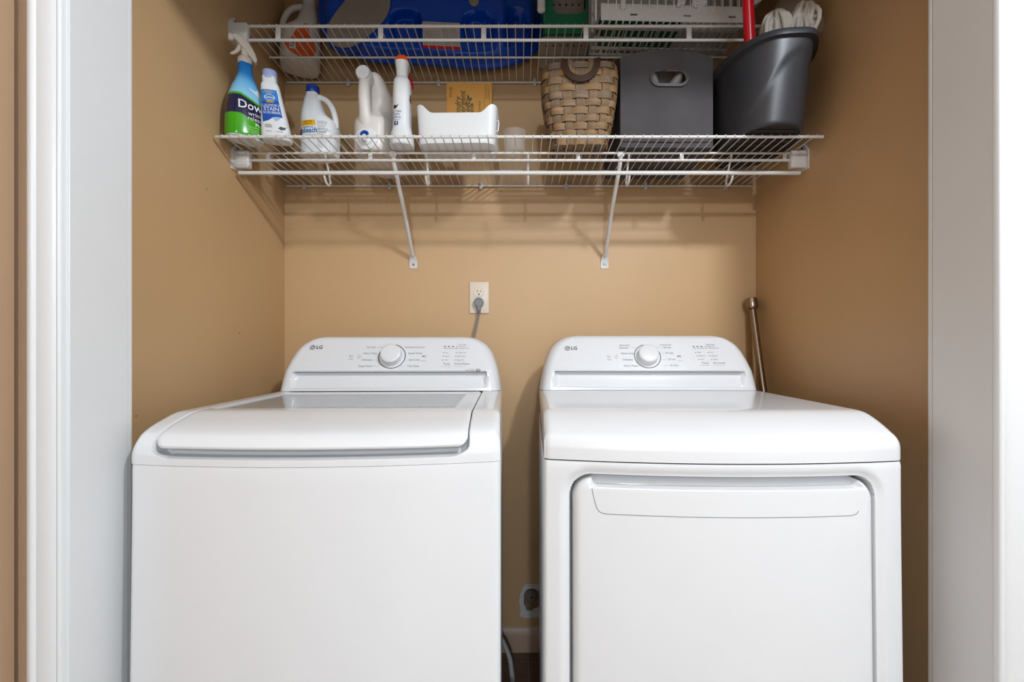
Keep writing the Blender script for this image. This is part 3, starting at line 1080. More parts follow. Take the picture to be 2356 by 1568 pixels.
# ---- upper shelf
UZ = 2.0585
upper = thing('wire_shelf', 'upper white wire shelf holding the blue tub and plastic racks', 'shelf', (0, 0, 0), 0, 'white wire shelves')
rod(upper, -0.305, UZ, 0.0045)
rod(upper, -0.154, UZ, 0.0032, SX0 + 0.015, SX1 - 0.015)
rod(upper, -0.0075, UZ, 0.0034)
rod(upper, -0.305, UZ - 0.0415, 0.0045, SX0 + 0.03, SX1 - 0.03, 'lip_rod')
wm = wire_mesh(-0.305, -0.0065, True)
for k in range(nw):
    link('wire', wm, upper, (SX0 + 0.018 + k * (SX1 - SX0 - 0.036) / (nw - 1), 0, UZ + 0.0053))
for px in (640, 876, 1113, 1348, 1585, 1822):
    x = (px - 1200) * 1.407 / 1084
    b = B(); b.box(x - 0.0078, x + 0.0078, -0.3085, -0.3025, UZ - 0.0415, UZ, 0.002, 2)
    b.obj('lip_strip', WIRE_W, upper)
for px in (803, 1010, 1230, 1440, 1640):
    link('wall_clip', CLIPME, upper, ((px - 1200) / 633.0, 0, UZ - 0.001))
end_bracket(upper, -1, -0.307, UZ + 0.004, UZ - 0.052)
end_bracket(upper, 1, -0.307, UZ + 0.004, UZ - 0.052)

LD = LZ + 0.0068       # top of the lower deck's wires
UD = UZ + 0.0071       # top of the upper deck's wires
def Yd(d): return d - 1.712

# ================================================================== THINGS ON THE LOWER SHELF
# ---- blue and green spray bottle
def sleeve_mat():
    m = bpy.data.materials.new('printed_sleeve')
    m.use_nodes = True
    N, L = m.node_tree.nodes, m.node_tree.links
    p = N['Principled BSDF']
    p.inputs['Roughness'].default_value = 0.16
    tc = N.new('ShaderNodeTexCoord'); sx = N.new('ShaderNodeSeparateXYZ')
    L.new(tc.outputs['Object'], sx.inputs[0])
    # the bands dip towards the front of the label: z + k * x
    ml = N.new('ShaderNodeMath'); ml.operation = 'MULTIPLY_ADD'
    sn = N.new('ShaderNodeMath'); sn.operation = 'MAXIMUM'; sn.inputs[1].default_value = -0.02
    L.new(sx.outputs[0], sn.inputs[0])
    L.new(sn.outputs[0], ml.inputs[0]); ml.inputs[1].default_value = 0.42
    L.new(sx.outputs[2], ml.inputs[2])
    mr = N.new('ShaderNodeMapRange'); mr.inputs[1].default_value = 0.0; mr.inputs[2].default_value = 0.25
    L.new(ml.outputs[0], mr.inputs[0])
    cr = N.new('ShaderNodeValToRGB')
    e = cr.color_ramp.elements
    stops = [(0.0, (64, 160, 16)), (0.04, (64, 160, 16)), (0.20, (74, 170, 20)), (0.215, (74, 170, 20)), (0.22, (38, 32, 74)), (0.40, (40, 36, 66)), (0.425, (40, 36, 66)), (0.43, (70, 170, 40)), (0.45, (70, 170, 40)),
             (0.455, (150, 204, 232)), (0.62, (112, 182, 226)), (0.74, (40, 128, 196)), (1.0, (10, 92, 176))]
    while len(e) > 1: e.remove(e[-1])
    e[0].position = 0; e[0].color = srgb(*stops[0][1]) + (1,)
    for q, c in stops[1:]:
        k = e.new(q); k.color = srgb(*c) + (1,)
    L.new(mr.outputs[0], cr.inputs[0])
    lt = N.new('ShaderNodeMath'); lt.operation = 'LESS_THAN'; lt.inputs[1].default_value = 0.004
    L.new(sx.outputs[2], lt.inputs[0])
    mw = N.new('ShaderNodeMix'); mw.data_type = 'RGBA'
    L.new(lt.outputs[0], mw.inputs[0]); L.new(cr.outputs[0], mw.inputs[6]); mw.inputs[7].default_value = srgb(226, 226, 224) + (1,)
    L.new(mw.outputs[2], p.inputs['Base Color'])
    return m
def sprayer(parent, m_body, z, ang, lever=None, top=None, scale=1.0):
    """trigger head: ribbed collar, sloping body, nozzle, lever; built pointing along local -x then turned"""
    M = Matrix.Rotation(ang, 4, 'Z') @ Matrix.Scale(scale, 4)
    def tr(b):
        bmesh.ops.transform(b.bm, matrix=Matrix.Translation((0, 0, z)) @ M, verts=b.bm.verts[:])
    b = B()
    n = 36
    rings = []
    for r, h in ((0.0185, 0.0), (0.0188, 0.002), (0.0188, 0.017), (0.0165, 0.020), (0.011, 0.021)):
        rings.append([((r + (0.0006 if k % 2 else 0)) * math.cos(2 * PI * k / n), (r + (0.0006 if k % 2 else 0)) * math.sin(2 * PI * k / n), h) for k in range(n)])
    b.loft(rings); tr(b); col = b.obj('collar', m_body, parent, smooth=50)
    b = B()
    # head: side outline (x, z) swept in width
    out = [(-0.034, 0.068), (-0.030, 0.078), (-0.018, 0.080), (-0.004, 0.076), (0.010, 0.062), (0.022, 0.044), (0.030, 0.026), (0.031, 0.014), (0.025, 0.010), (0.014, 0.022), (0.004, 0.034), (-0.010, 0.048), (-0.022, 0.060)]
    out = catmull(out + [out[0]], 3)[:-1]
    lay = []
    for yy, k in ((-0.0135, 0.86), (-0.0115, 0.97), (-0.005, 1.0), (0.005, 1.0), (0.0115, 0.97), (0.0135, 0.86)):
        cx0, cz0 = 0.0, 0.05
        lay.append([(cx0 + (x - cx0) * k, yy, cz0 + (zz - cz0) * k) for x, zz in out])
    b.loft(lay)
    tr(b); hd = b.obj('trigger_head', m_body, parent, smooth=50)
    b = B(); b.tube([(0.0, 0, 0.018), (0.0, 0, 0.045)], 0.0105, 14); tr(b); b.obj('neck_tube', m_body, hd)
    b = B(); b.lathe([(0.0085, 0), (0.0105, 0.002), (0.0105, 0.012), (0.009, 0.014), (0.003, 0.014)], 16, (-0.028, 0, 0.070), (-1, 0, 0.12)); tr(b); b.obj('nozzle', m_body, hd)
    b = B()
    pl = catmull([(-0.012, 0, 0.056), (-0.017, 0, 0.042), (-0.025, 0, 0.030), (-0.037, 0, 0.022)], 4)
    b.tube(pl, [0.006, 0.006, 0.006, 0.006, 0.006, 0.006, 0.0056, 0.0052, 0.005, 0.0048, 0.0045, 0.004, 0.0025][:len(pl)], 10)
    tr(b); b.obj('lever', lever or m_body, hd)
    return hd

bt = Bottle([(0.0, 0.043, 0.032), (0.002, 0.048, 0.036), (0.012, 0.0505, 0.039), (0.06, 0.0500, 0.039), (0.10, 0.0475, 0.038), (0.125, 0.0425, 0.036), (0.150, 0.0345, 0.031), (0.170, 0.0265, 0.0255), (0.188, 0.0205, 0.0205), (0.205, 0.0185, 0.0185), (0.220, 0.0180, 0.0180)], 2.5, 48)
t = thing('spray_bottle', 'blue, navy and green wrinkle releaser spray bottle in the shelf corner', 'spray bottle', (-0.794, Yd(1.353), LD), math.radians(44))
body = bt.build().obj('bottle_body', sleeve_mat(), t, smooth=60)
bt.text([('Downy', 0.033, 'CENTER', 0.020, 0.088, 0.0, 0.0003)], mat('label_white', srgb(240, 240, 238), rough=0.4), body)
bt.text([('wrinkle', 0.017, 'CENTER', 0.024, 0.067), ('releaser', 0.017, 'CENTER', 0.024, 0.054), ('Plus', 0.015, 'CENTER', 0.030, 0.039)], MATS['label_white'], body)
bt.text([('Gets wrinkles out', 0.0062, 'LEFT', -0.002, 0.030), ('Fresh scent, no ironing', 0.0062, 'LEFT', -0.002, 0.023), ('Light fresh scent', 0.0052, 'LEFT', 0.006, 0.017), ('1 QT 1.8 FL OZ', 0.0052, 'LEFT', 0.008, 0.011)], mat('label_pale_green', srgb(214, 240, 180), rough=0.4), body)
bt.decal([(-0.002, 0.142), (0.016, 0.130), (0.030, 0.120), (0.040, 0.116), (0.040, 0.138), (0.024, 0.146), (0.020, 0.136)], mat('label_shirt', srgb(214, 230, 238), rough=0.4), body, 'shirt_picture')
sprayer(t, CREAM, 0.219, math.radians(-12), scale=0.97)

# ---- small white stain-scrubber bottle
sb = Bottle([(0.0, 0.034, 0.021), (0.002, 0.038, 0.024), (0.012, 0.0395, 0.0255), (0.05, 0.0360, 0.0245, -0.005), (0.10, 0.0300, 0.0225, -0.011), (0.14, 0.0255, 0.021, -0.016), (0.156, 0.0240, 0.020, -0.018), (0.162, 0.0222, 0.019, -0.0185), (0.164, 0.0190, 0.0185, -0.019), (0.182, 0.0186, 0.0180, -0.0205)], 3.2, 44)
t = thing('stain_remover_bottle', 'small white laundry stain scrubber bottle with a lavender cap', 'bottle', (-0.705, Yd(1.360), LD), math.radians(12))
body = sb.build().obj('bottle_body', WHITE_PL, t, smooth=60)
blue = mat('label_blue', srgb(24, 84, 178), rough=0.35, vary=0.1)
sb.decal([(-0.024, 0.140), (0.018, 0.140), (0.020, 0.128), (0.021, 0.108), (0.0235, 0.085), (0.026, 0.062), (0.012, 0.063), (0.0, 0.060), (-0.012, 0.052), (-0.027, 0.047), (-0.026, 0.080), (-0.025, 0.110)], blue, body, 'label')
sb.decal([(-0.023, 0.1395), (0.0175, 0.1395), (0.019, 0.128), (0.020, 0.112), (0.008, 0.104), (-0.008, 0.104), (-0.024, 0.108)], mat('label_sky', srgb(44, 128, 206), rough=0.35), body, 'label_top', off=0.0008)
sb.decal(circle(-0.001, 0.1175, 0.0085, 20, 0.0145), mat('label_white', (1, 1, 1)), body, 'oval_rim', off=0.0011)
sb.decal(circle(-0.001, 0.1175, 0.0072, 20, 0.0130), MATS['label_sky'], body, 'oval', off=0.0014)
sb.decal([(-0.011, 0.108), (0.009, 0.108), (0.009, 0.102), (-0.011, 0.102)], mat('label_gold', srgb(196, 148, 62), rough=0.4), body, 'gold_tab', off=0.0014)
sb.text([('Carbona', 0.0078, 'CENTER', -0.001, 0.1172, 0.15, 0.0002)], MATS['label_white'], body, off=0.0018)
sb.text([('DISCOVER', 0.0046, 'CENTER', -0.002, 0.136), ('A DIFFERENT', 0.0052, 'CENTER', -0.002, 0.1318), ('CLEAN', 0.0048, 'CENTER', -0.002, 0.1276)], mat('label_pale_gold', srgb(232, 208, 130), rough=0.4), body, off=0.0014)
sb.text([('LAUNDRY', 0.0098, 'CENTER', 0.000, 0.0945, 0.0, 0.0002), ('STAIN', 0.0150, 'CENTER', 0.000, 0.0840, 0.0, 0.0004), ('SCRUBBER', 0.0098, 'CENTER', 0.000, 0.0735, 0.0, 0.0002)], mat('label_silver', srgb(206, 214, 226), rough=0.3), body, off=0.0012)
sb.decal([(0.003, 0.0585), (0.012, 0.0625), (0.022, 0.061), (0.016, 0.054), (0.009, 0.050)], mat('label_paleblue', srgb(150, 196, 226), rough=0.4), body, 'shirt_collar', off=0.0010)
sb.decal(rrect(-0.024, -0.004, 0.031, 0.041, 0.0048), mat('label_grey', srgb(176, 176, 172), rough=0.5), body, 'grey_badge', off=0.0009)
sb.decal([(0.014, 0.030), (0.020, 0.036), (0.026, 0.034), (0.032, 0.036), (0.028, 0.028), (0.020, 0.026)], mat('label_dark', srgb(66, 74, 82), rough=0.5), body, 'shirt_stain', off=0.0009)
sb.text([('250 mL', 0.0048, 'LEFT', -0.022, 0.0205), ('8.4 FL OZ', 0.0042, 'LEFT', 0.006, 0.0205)], INK_DARK, body)
b = B(); b.lathe([(0.0195, 0.176), (0.0198, 0.178), (0.0192, 0.199), (0.0180, 0.2015), (0.0, 0.2015)], 30, (-0.0200, 0, 0), None, True, False); b.obj('cap', LAV, t)

# ---- jug with a hole handle
def jug(name, label, loc, rot, s, m_body, m_cap, cap_label=None, mirror=1):
    t = thing(name, label, 'jug', loc, rot)
    J = Bottle([(0.0, 0.047 * s, 0.037 * s), (0.002 * s, 0.052 * s, 0.042 * s), (0.012 * s, 0.0555 * s, 0.045 * s), (0.05 * s, 0.056 * s, 0.046 * s), (0.095 * s, 0.0555 * s, 0.0455 * s, mirror * -0.0005 * s), (0.112 * s, 0.0515 * s, 0.044 * s, mirror * -0.005 * s),
                (0.126 * s, 0.0420 * s, 0.041 * s, mirror * -0.0135 * s), (0.142 * s, 0.0345 * s, 0.036 * s, mirror * -0.0195 * s), (0.162 * s, 0.0285 * s, 0.030 * s, mirror * -0.0225 * s), (0.182 * s, 0.0235 * s, 0.0235 * s, mirror * -0.0245 * s), (0.197 * s, 0.0190 * s, 0.0190 * s, mirror * -0.025 * s), (0.208 * s, 0.0175 * s, 0.0175 * s, mirror * -0.025 * s)], 2.7, 44)
    body = J.build().obj('jug_body', m_body, t, smooth=60)
    b = B()
    hp = catmull([(-0.012, 0, 0.190), (0.004, 0, 0.1885), (0.020, 0, 0.180), (0.034, 0, 0.163), (0.043, 0, 0.142), (0.0485, 0, 0.118), (0.0500, 0, 0.092)], 6)
    hp = [(mirror * x * s, y * s, z * s) for x, y, z in hp]
    b.tube(hp, [0.0105 * s] * 6 + [0.0088 * s] * (len(hp) - 6), 14, sx=1.15)
    b.obj('handle', m_body, body, smooth=60)
    b = B()
    n = 40
    rings = []
    for r, h in ((0.0190, 0.203), (0.0195, 0.204), (0.0195, 0.222), (0.0180, 0.2255), (0.0155, 0.2265)):
        rings.append([(mirror * -0.025 * s + s * (r + (0.0004 if k % 2 else 0)) * math.cos(2 * PI * k / n), s * (r + (0.0004 if k % 2 else 0)) * math.sin(2 * PI * k / n), h * s) for k in range(n)])
    b.loft(rings); b.obj('cap', m_cap, t, smooth=50)
    return t, J, body
t, J, body = jug('bleach_jug', 'white bleach jug with a blue cap and loop handle', (-0.630, Yd(1.477), LD), math.radians(-3), 1.0, WHITE_PL, BLUE_CAP)
J.decal(rrect(-0.040, 0.006, 0.0845, 0.101, 0.0008, 2), mat('label_yellow', srgb(240, 176, 22), rough=0.4), body, 'yellow_label')
J.decal([(-0.050, 0.052), (-0.0405, 0.052), (-0.0405, 0.0775), (-0.050, 0.072)], mat('label_red', srgb(190, 20, 50), rough=0.4), body, 'red_mark', off=0.0007)
J.text([('kills 99.9%', 0.0064, 'CENTER', -0.017, 0.0960), ('of germs*', 0.0060, 'CENTER', -0.017, 0.0900)], mat('label_brown', srgb(92, 66, 10), rough=0.5), body, off=0.0012)
J.text([('bleach', 0.0215, 'CENTER', -0.014, 0.0690, 0.0, 0.0004), ('disinfecting', 0.0076, 'CENTER', -0.018, 0.0795)], mat('label_teal', srgb(34, 118, 168), rough=0.4), body)
J.text([('with stain guard formula', 0.0046, 'CENTER', -0.014, 0.0550)], mat('label_teal_pale', srgb(120, 176, 190), rough=0.4), body)
J.text([('FRAGRANCE', 0.0046, 'LEFT', 0.014, 0.095), ('HE SAFE USE', 0.0046, 'LEFT', 0.014, 0.090), ('whitens brightens', 0.0034, 'LEFT', 0.014, 0.084), ('removes stains', 0.0034, 'LEFT', 0.014, 0.080)], INK, body)
J.text([('KEEP OUT OF', 0.0046, 'LEFT', 0.014, 0.0735), ('REACH OF CHILDREN', 0.0034, 'LEFT', 0.014, 0.0695), ('DANGER', 0.0060, 'LEFT', 0.014, 0.0635), ('43 FL OZ', 0.0044, 'LEFT', 0.014, 0.057)], INK_DARK, body)
J.text([('directions for use in laundry', 0.0030, 'LEFT', 0.014, 0.048 - 0.0038 * k) for k in range(9)], INK, body)

# ---- large milky dispenser jug, lying along the shelf with its cap, grip and tap in front
t = thing('dispenser_jug', 'large milky white detergent jug with front cap and push tap', 'jug', (-0.4580, Yd(1.535), LD), 0)
DJ = Bottle([(0.0, 0.046, 0.112), (0.003, 0.057, 0.122), (0.015, 0.0625, 0.128), (0.06, 0.063, 0.128), (0.098, 0.063, 0.1255), (0.118, 0.0625, 0.112, 0, 0.010), (0.140, 0.0615, 0.098, 0, 0.014), (0.165, 0.0595, 0.080, 0, -0.004), (0.190, 0.054, 0.066, 0, -0.026), (0.215, 0.042, 0.048, 0, -0.052), (0.235, 0.032, 0.034, 0, -0.072), (0.2450, 0.022, 0.024, 0, -0.080)], 3.0, 48)
body = DJ.build().obj('jug_body', MILKY, t, smooth=60)
b = B(); hp = catmull([(-0.012, -0.084, 0.226), (-0.013, -0.112, 0.214), (-0.0135, -0.1215, 0.195), (-0.014, -0.1235, 0.165), (-0.013, -0.1235, 0.135), (-0.011, -0.120, 0.105), (-0.010, -0.108, 0.088)], 6)
b.tube(hp, [0.026, 0.025, 0.024, 0.023, 0.022, 0.021, 0.020, 0.019, 0.018, 0.0175] + [0.017] * (len(hp) - 18) + [0.018, 0.019, 0.020, 0.021, 0.0225, 0.024, 0.025, 0.026], 18)
b.obj('grip', MILKY, body, smooth=60)
b = B(); b.lathe([(0.0215, 0.0), (0.0225, 0.002), (0.0225, 0.010), (0.0215, 0.014), (0.020, 0.0145), (0.0208, 0.0165), (0.0208, 0.0235), (0.0185, 0.026), (0.0, 0.0262)], 36, (-0.0135, -0.112, 0.2265), (-0.05, -1, 0.06), True, False); b.obj('cap', WHITE_PL, t)
tp = B(); tp.lathe([(0.033, 0), (0.0335, 0.003), (0.030, 0.006), (0.024, 0.007), (0.022, 0.012), (0.016, 0.016), (0.0, 0.016)], 32, (-0.006, -0.1255, 0.033), (0, -1, 0), True, False)
tap = tp.obj('tap', WHITE_PL, t)
b = B(); b.tube([(-0.006, -0.140, 0.035), (-0.006, -0.147, 0.029), (-0.006, -0.149, 0.016)], [0.0075, 0.008, 0.0078], 12); b.obj('spout', WHITE_PL, tap)
b = B(); b.lathe([(0.0125, 0), (0.0125, 0.006), (0.011, 0.008), (0.0, 0.008)], 24, (-0.006, -0.139, 0.037), (0, -1, 0.35), True, False); b.obj('tap_button', BLUE_CAP, tap)

# ---- white spray bottle with an orange-red top, seen edge on
t = thing('spray_bottle', 'slim white stain spray bottle with an orange-red top beside the white bin', 'spray bottle', (-0.3540, Yd(1.400), LD), math.radians(6))
SB = Bottle([(0.0, 0.030, 0.034), (0.002, 0.0335, 0.038), (0.014, 0.0350, 0.041), (0.035, 0.0320, 0.040), (0.055, 0.0270, 0.038), (0.09, 0.0265, 0.038), (0.14, 0.0265, 0.037), (0.180, 0.0255, 0.034), (0.196, 0.0235, 0.029), (0.204, 0.0180, 0.0185), (0.212, 0.0165, 0.0165)], 2.6, 40)
body = SB.build().obj('bottle_body', WHITE_PL, t, smooth=60)
b = B()
b.loft([[(cx + x, cy + y, z) for x, y in sellipse(hw, hd, 3, 28)] for z, hw, hd, cx, cy in ((0.208, 0.0165, 0.0175, 0, 0), (0.222, 0.0170, 0.019, 0, 0), (0.232, 0.0180, 0.024, 0, 0.004), (0.242, 0.0200, 0.033, 0, 0.008), (0.2495, 0.0215, 0.037, 0, 0.010))])
hd = b.obj('trigger_head', WHITE_PL, t, smooth=50)
b = B()
b.loft([[(cx + x, cy + y, z) for x, y in sellipse(hw, hd_, 3.5, 28)] for z, hw, hd_, cx, cy in ((0.2495, 0.0215, 0.037, 0, 0.010), (0.254, 0.0205, 0.036, 0, 0.010), (0.262, 0.0170, 0.033, 0, 0.010), (0.266, 0.0145, 0.030, 0, 0.010))])
b.obj('orange_top', ORANGE, hd, smooth=50)
b = B(); b.tube(catmull([(0.010, 0.035, 0.238), (0.016, 0.036, 0.228), (0.021, 0.034, 0.212), (0.023, 0.036, 0.198)], 4), 0.0055, 10); b.obj('lever', RED_PL, hd)
SB.text([('For Tips,', 0.0078, 'CENTER', 0.0, 0.092), ('Tricks', 0.0078, 'CENTER', 0.0, 0.0835), ('& More', 0.0078, 'CENTER', 0.0, 0.075), ('find us on', 0.0046, 'CENTER', 0.0, 0.068)], mat('label_navy', srgb(40, 62, 130), rough=0.4), body, a0=-0.35)
SB.decal(rrect(-0.0055, 0.0055, 0.052, 0.0635, 0.0008, 2), mat('label_navy', (0, 0, 0)), body, 'blue_square', a0=-0.35)
SB.text([('f', 0.0125, 'CENTER', 0.001, 0.057, 0.0, 0.0004)], MATS['label_white'], body, a0=-0.35, off=0.0012)
SB.decal([(-0.008, 0.103), (-0.003, 0.100), (0.002, 0.103), (0.007, 0.113), (0.000, 0.108), (-0.003, 0.112), (-0.009, 0.110)], INK_DARK, body, 'leaf_mark', a0=-0.35)
SB.decal(circle(0.0, 0.140, 0.014, 16, 0.010), mat('label_olive', srgb(84, 84, 44), rough=0.4), body, 'badge', a0=1.15)
SB.decal([(-0.014, 0.136), (0.018, 0.108), (0.018, 0.103), (-0.014, 0.131)], mat('label_orange', srgb(214, 80, 40), rough=0.4), body, 'red_stripe', a0=1.15, off=0.001)
SB.decal([(-0.012, 0.125), (0.018, 0.098), (0.018, 0.055), (-0.010, 0.055)], mat('label_lilac', srgb(198, 196, 204), rough=0.4), body, 'side_label', a0=1.15)

# ---- white open bin with scooped front
t = thing('storage_bin', 'white plastic storage bin with a scooped front edge', 'bin', (-0.1885, Yd(1.428), LD), math.radians(-1.0))
n = 96
def bin_ring(hw, hd, zf, inset):
    out = []
    for x, y in sellipse(hw - inset, hd - inset, 7, n):
        out.append((x, y, zf(x, y)))
    return out
def rim(x, y):
    if abs(y) > 0.055:      # front and back are scooped
        return 0.0855 + 0.0265 * sstep(0.068, 0.106, abs(x))
    return 0.112
b = B()
hs = [(0.104, 0.056, 0.0), (0.110, 0.062, 0.0015), (0.1125, 0.0645, 0.010), (0.1145, 0.066, 0.04)]
rings = [[(x, y, z) for x, y in sellipse(hw, hd, 7, n)] for hw, hd, z in hs]
rings.append(bin_ring(0.1185, 0.070, lambda x, y: rim(x, y) - 0.003, 0))
rings.append(bin_ring(0.1192, 0.0705, rim, 0.0006))
rings.append(bin_ring(0.1185, 0.070, rim, 0.0022))
rings.append([(x, y, 0.04) for x, y in sellipse(0.1120, 0.0635, 7, n)])
rings.append([(x, y, 0.006) for x, y in sellipse(0.1085, 0.060, 7, n)])
b.loft(rings)
b.obj('bin_body', WHITE_PL, t, smooth=45)
b = B(); b.tube([(0.1165, -0.03, 0.080), (0.1205, -0.03, 0.080), (0.1215, -0.03, 0.074), (0.1200, -0.03, 0.052), (0.1155, -0.03, 0.048)], 0.0018, 8)
b.obj('side_hanger', WHITE_PL, t)

# ---- kraft carton standing in the bin
t = thing('detergent_carton', 'kraft cardboard laundry detergent carton standing in the white bin', 'box', (-0.1600, Yd(1.462), LD + 0.0065), math.radians(0.5))
b = B(); b.box(-0.0695, 0.0695, -0.022, 0.020, 0, 0.2120, 0.0012, 2)
body = b.obj('carton_body', KRAFT, t)
b = B()
def bx(u, v, w=0): return (u, -0.0224 - w, v)
def turned(bb, s, size, u, v, shear=0.0, bold=0.0, align='LEFT'):
    vs, fs = text2d(s, size, align, shear, bold)
    bb.tri(vs, fs, lambda p: bx(u - p[1], v + p[0]))
turned(b, 'Laundry', 0.025, -0.034, 0.086, 0.25, 0.0004)
turned(b, 'Detergent', 0.025, -0.0195, 0.080, 0.25, 0.0004)
turned(b, 'Sheets', 0.025, -0.005, 0.096, 0.25, 0.0004)
turned(b, 'Scented', 0.011, 0.031, 0.120)
turned(b, 'POSIE', 0.0125, -0.056, 0.166)
turned(b, 'Eco-friendly sheets', 0.0054, 0.0515, 0.162)
turned(b, 'Dissolves fast', 0.0054, 0.0585, 0.162)
for pts in ([(-0.006, 0.176), (-0.002, 0.172), (0.001, 0.166), (0.000, 0.158), (-0.004, 0.160), (-0.0065, 0.168)], [(0.0005, 0.156), (0.006, 0.156), (0.009, 0.163), (0.006, 0.167), (0.002, 0.163)]):
    b.plate(pts, [], lambda u, v, w: bx(u, v), 0)
b.plate([(0.005, 0.120), (0.013, 0.120), (0.012, 0.148), (0.004, 0.147)], [[(0.0075, 0.124), (0.0105, 0.124), (0.0098, 0.139), (0.0068, 0.139)]], lambda u, v, w: bx(u, v), 0)
b.plate(rrect(0.0455, 0.0625, 0.095, 0.204, 0.008), [rrect(0.0460, 0.0620, 0.0955, 0.2035, 0.0076)], lambda u, v, w: bx(u, v), 0)
b.obj('lettering', KRAFT_INK, body, smooth=0)

# ---- clear cup
t = thing('plastic_cup', 'small clear plastic measuring cup beside the woven basket', 'cup', (-0.0215, Yd(1.437), LD), 0)
b = B(); b.lathe([(0.0, 0.0), (0.029, 0.0), (0.0305, 0.002), (0.0355, 0.060), (0.0372, 0.063), (0.0366, 0.064), (0.0345, 0.060), (0.0295, 0.004), (0.0, 0.003)], 40, (0, 0, 0), None, False, False)
b.obj('cup_body', CLEAR, t, smooth=50)

# ---- woven basket
t = thing('woven_basket', 'brown woven splint basket with a dark leather handle', 'basket', (0.174, Yd(1.436), LD), math.radians(-3))
NS, NR = 18, 11
RH = 0.0212
def bk(s):
    """half sizes at height s (metres)"""
    return interp([(0.0, 0.080, 0.060), (0.02, 0.084, 0.063), (0.08, 0.098, 0.072), (0.15, 0.109, 0.080), (0.20, 0.112, 0.082), (0.235, 0.109, 0.080)], s)
def peri(q, s, off):
    """point on the basket wall: q in stakes round the perimeter, s height, off outward"""
    hw, hd = bk(s)
    hw += off; hd += off
    # equal steps along the outline, tabulated once per half size
    a = PEL(q / NS % 1.0)
    e = 4.2
    c, sn = math.cos(a), math.sin(a)
    k = (abs(c / hw) ** e + abs(sn / hd) ** e) ** (-1 / e)
    return (c * k, sn * k, s)
def mk_pel():
    hw, hd, e = 0.1, 0.074, 4.2
    pts = []
    N = 1440
    for i in range(N + 1):
        a = 2 * PI * i / N - PI * 0.5
        c, sn = math.cos(a), math.sin(a)
        k = (abs(c / hw) ** e + abs(sn / hd) ** e) ** (-1 / e)
        pts.append((a, c * k, sn * k))
    acc = [0.0]
    for p, q in zip(pts, pts[1:]): acc.append(acc[-1] + math.hypot(q[1] - p[1], q[2] - p[2]))
    tot = acc[-1]
    tab = [(acc[i] / tot, pts[i][0]) for i in range(N + 1)]
    def f(u):
        lo, hi = 0, N
        while hi - lo > 1:
            m = (lo + hi) // 2
            if tab[m][0] <= u: lo = m
            else: hi = m
        t_ = (u - tab[lo][0]) / max(1e-9, tab[hi][0] - tab[lo][0])
        return lerp(tab[lo][1], tab[hi][1], t_)
    return f
PEL = mk_pel()
AMP, TH = 0.0030, 0.0010
for r in range(NR):
    b = B()
    zc = 0.010 + r * RH
    hh = 0.0094 + rg.uniform(-0.0006, 0.0006)
    rings = []
    SUBQ = 6
    tilt = rg.uniform(-0.0012, 0.0012)
    for i in range(NS * SUBQ):
        q = i / SUBQ
        ph = math.cos(PI * (q + r))
        off = AMP * math.copysign(abs(ph) ** 0.6, ph)
        zz = zc + tilt * math.sin(2 * PI * q / NS)
        h2 = hh
        rings.append([peri(q, zz - h2, off + TH * 0.3), peri(q, zz, off + TH), peri(q, zz + h2, off + TH * 0.3), peri(q, zz + h2, off - TH), peri(q, zz - h2, off - TH)])
    R = [[b.v(p) for p in ring] for ring in rings]
    m = len(R)
    for i in range(m):
        a, c = R[i], R[(i + 1) % m]
        for k in range(5): b.f((a[k], a[(k + 1) % 5], c[(k + 1) % 5], c[k]))
    b.obj('weaver', WICKER, t, smooth=40)
for j in range(NS):
    b = B()
    hw_ = 0.0118
    per = 0.62
    dq = hw_ / (per / NS)
    rings = []
    for i in range(NR * 3 + 2):
        s = 0.001 + i * RH / 3
        s = min(s, 0.239 if j % 2 else 0.232)
        rr = (s - 0.010) / RH
        ph = math.cos(PI * (j + rr))
        off = -AMP * math.copysign(abs(ph) ** 0.7, ph)
        taper = lerp(0.86, 1.08, s / 0.235)
        rings.append([peri(j - dq * taper, s, off + TH * 0.4), peri(j, s, off + TH), peri(j + dq * taper, s, off + TH * 0.4), peri(j + dq * taper, s, off - TH), peri(j - dq * taper, s, off - TH)])
    b.loft(rings)
    b.obj('stake', STAKE, t, smooth=40)
# woven bottom slats
for k in range(5):
    x = -0.062 + k * 0.031
    b = B(); b.box(x - 0.0125, x + 0.0125, -0.058, 0.058, 0.0005 + (k % 2) * 0.0016, 0.0019 + (k % 2) * 0.0016); b.obj('bottom_slat', STAKE, t, smooth=0)
for k in range(4):
    y = -0.044 + k * 0.0293
    b = B(); b.box(-0.076, 0.076, y - 0.0115, y + 0.0115, 0.0036, 0.0050); b.obj('bottom_slat', WICKER, t, smooth=0)
# leather handle: flat strap looping down over the front
b = B()
path = catmull([(-0.046, 0.236), (-0.047, 0.222), (-0.038, 0.196), (-0.020, 0.180), (0.000, 0.1755), (0.020, 0.180), (0.038, 0.196), (0.047, 0.222), (0.046, 0.236)], 5)
fy = -0.0865
rings = []
for i, (x, z) in enumerate(path):
    a = path[max(0, i - 1)]; c = path[min(len(path) - 1, i + 1)]
    dx, dz = c[0] - a[0], c[1] - a[1]
    l = math.hypot(dx, dz); nx0, nz0 = -dz / l * 0.0092, dx / l * 0.0092
    yy = fy - 0.006 * math.sin(PI * i / (len(path) - 1))
    rings.append([(x + nx0, yy - 0.0018, z + nz0), (x - nx0, yy - 0.0018, z - nz0), (x - nx0, yy + 0.0010, z - nz0), (x + nx0, yy + 0.0010, z + nz0)])
b.loft(rings)
b.obj('leather_handle', LEATHER, t, smooth=40)

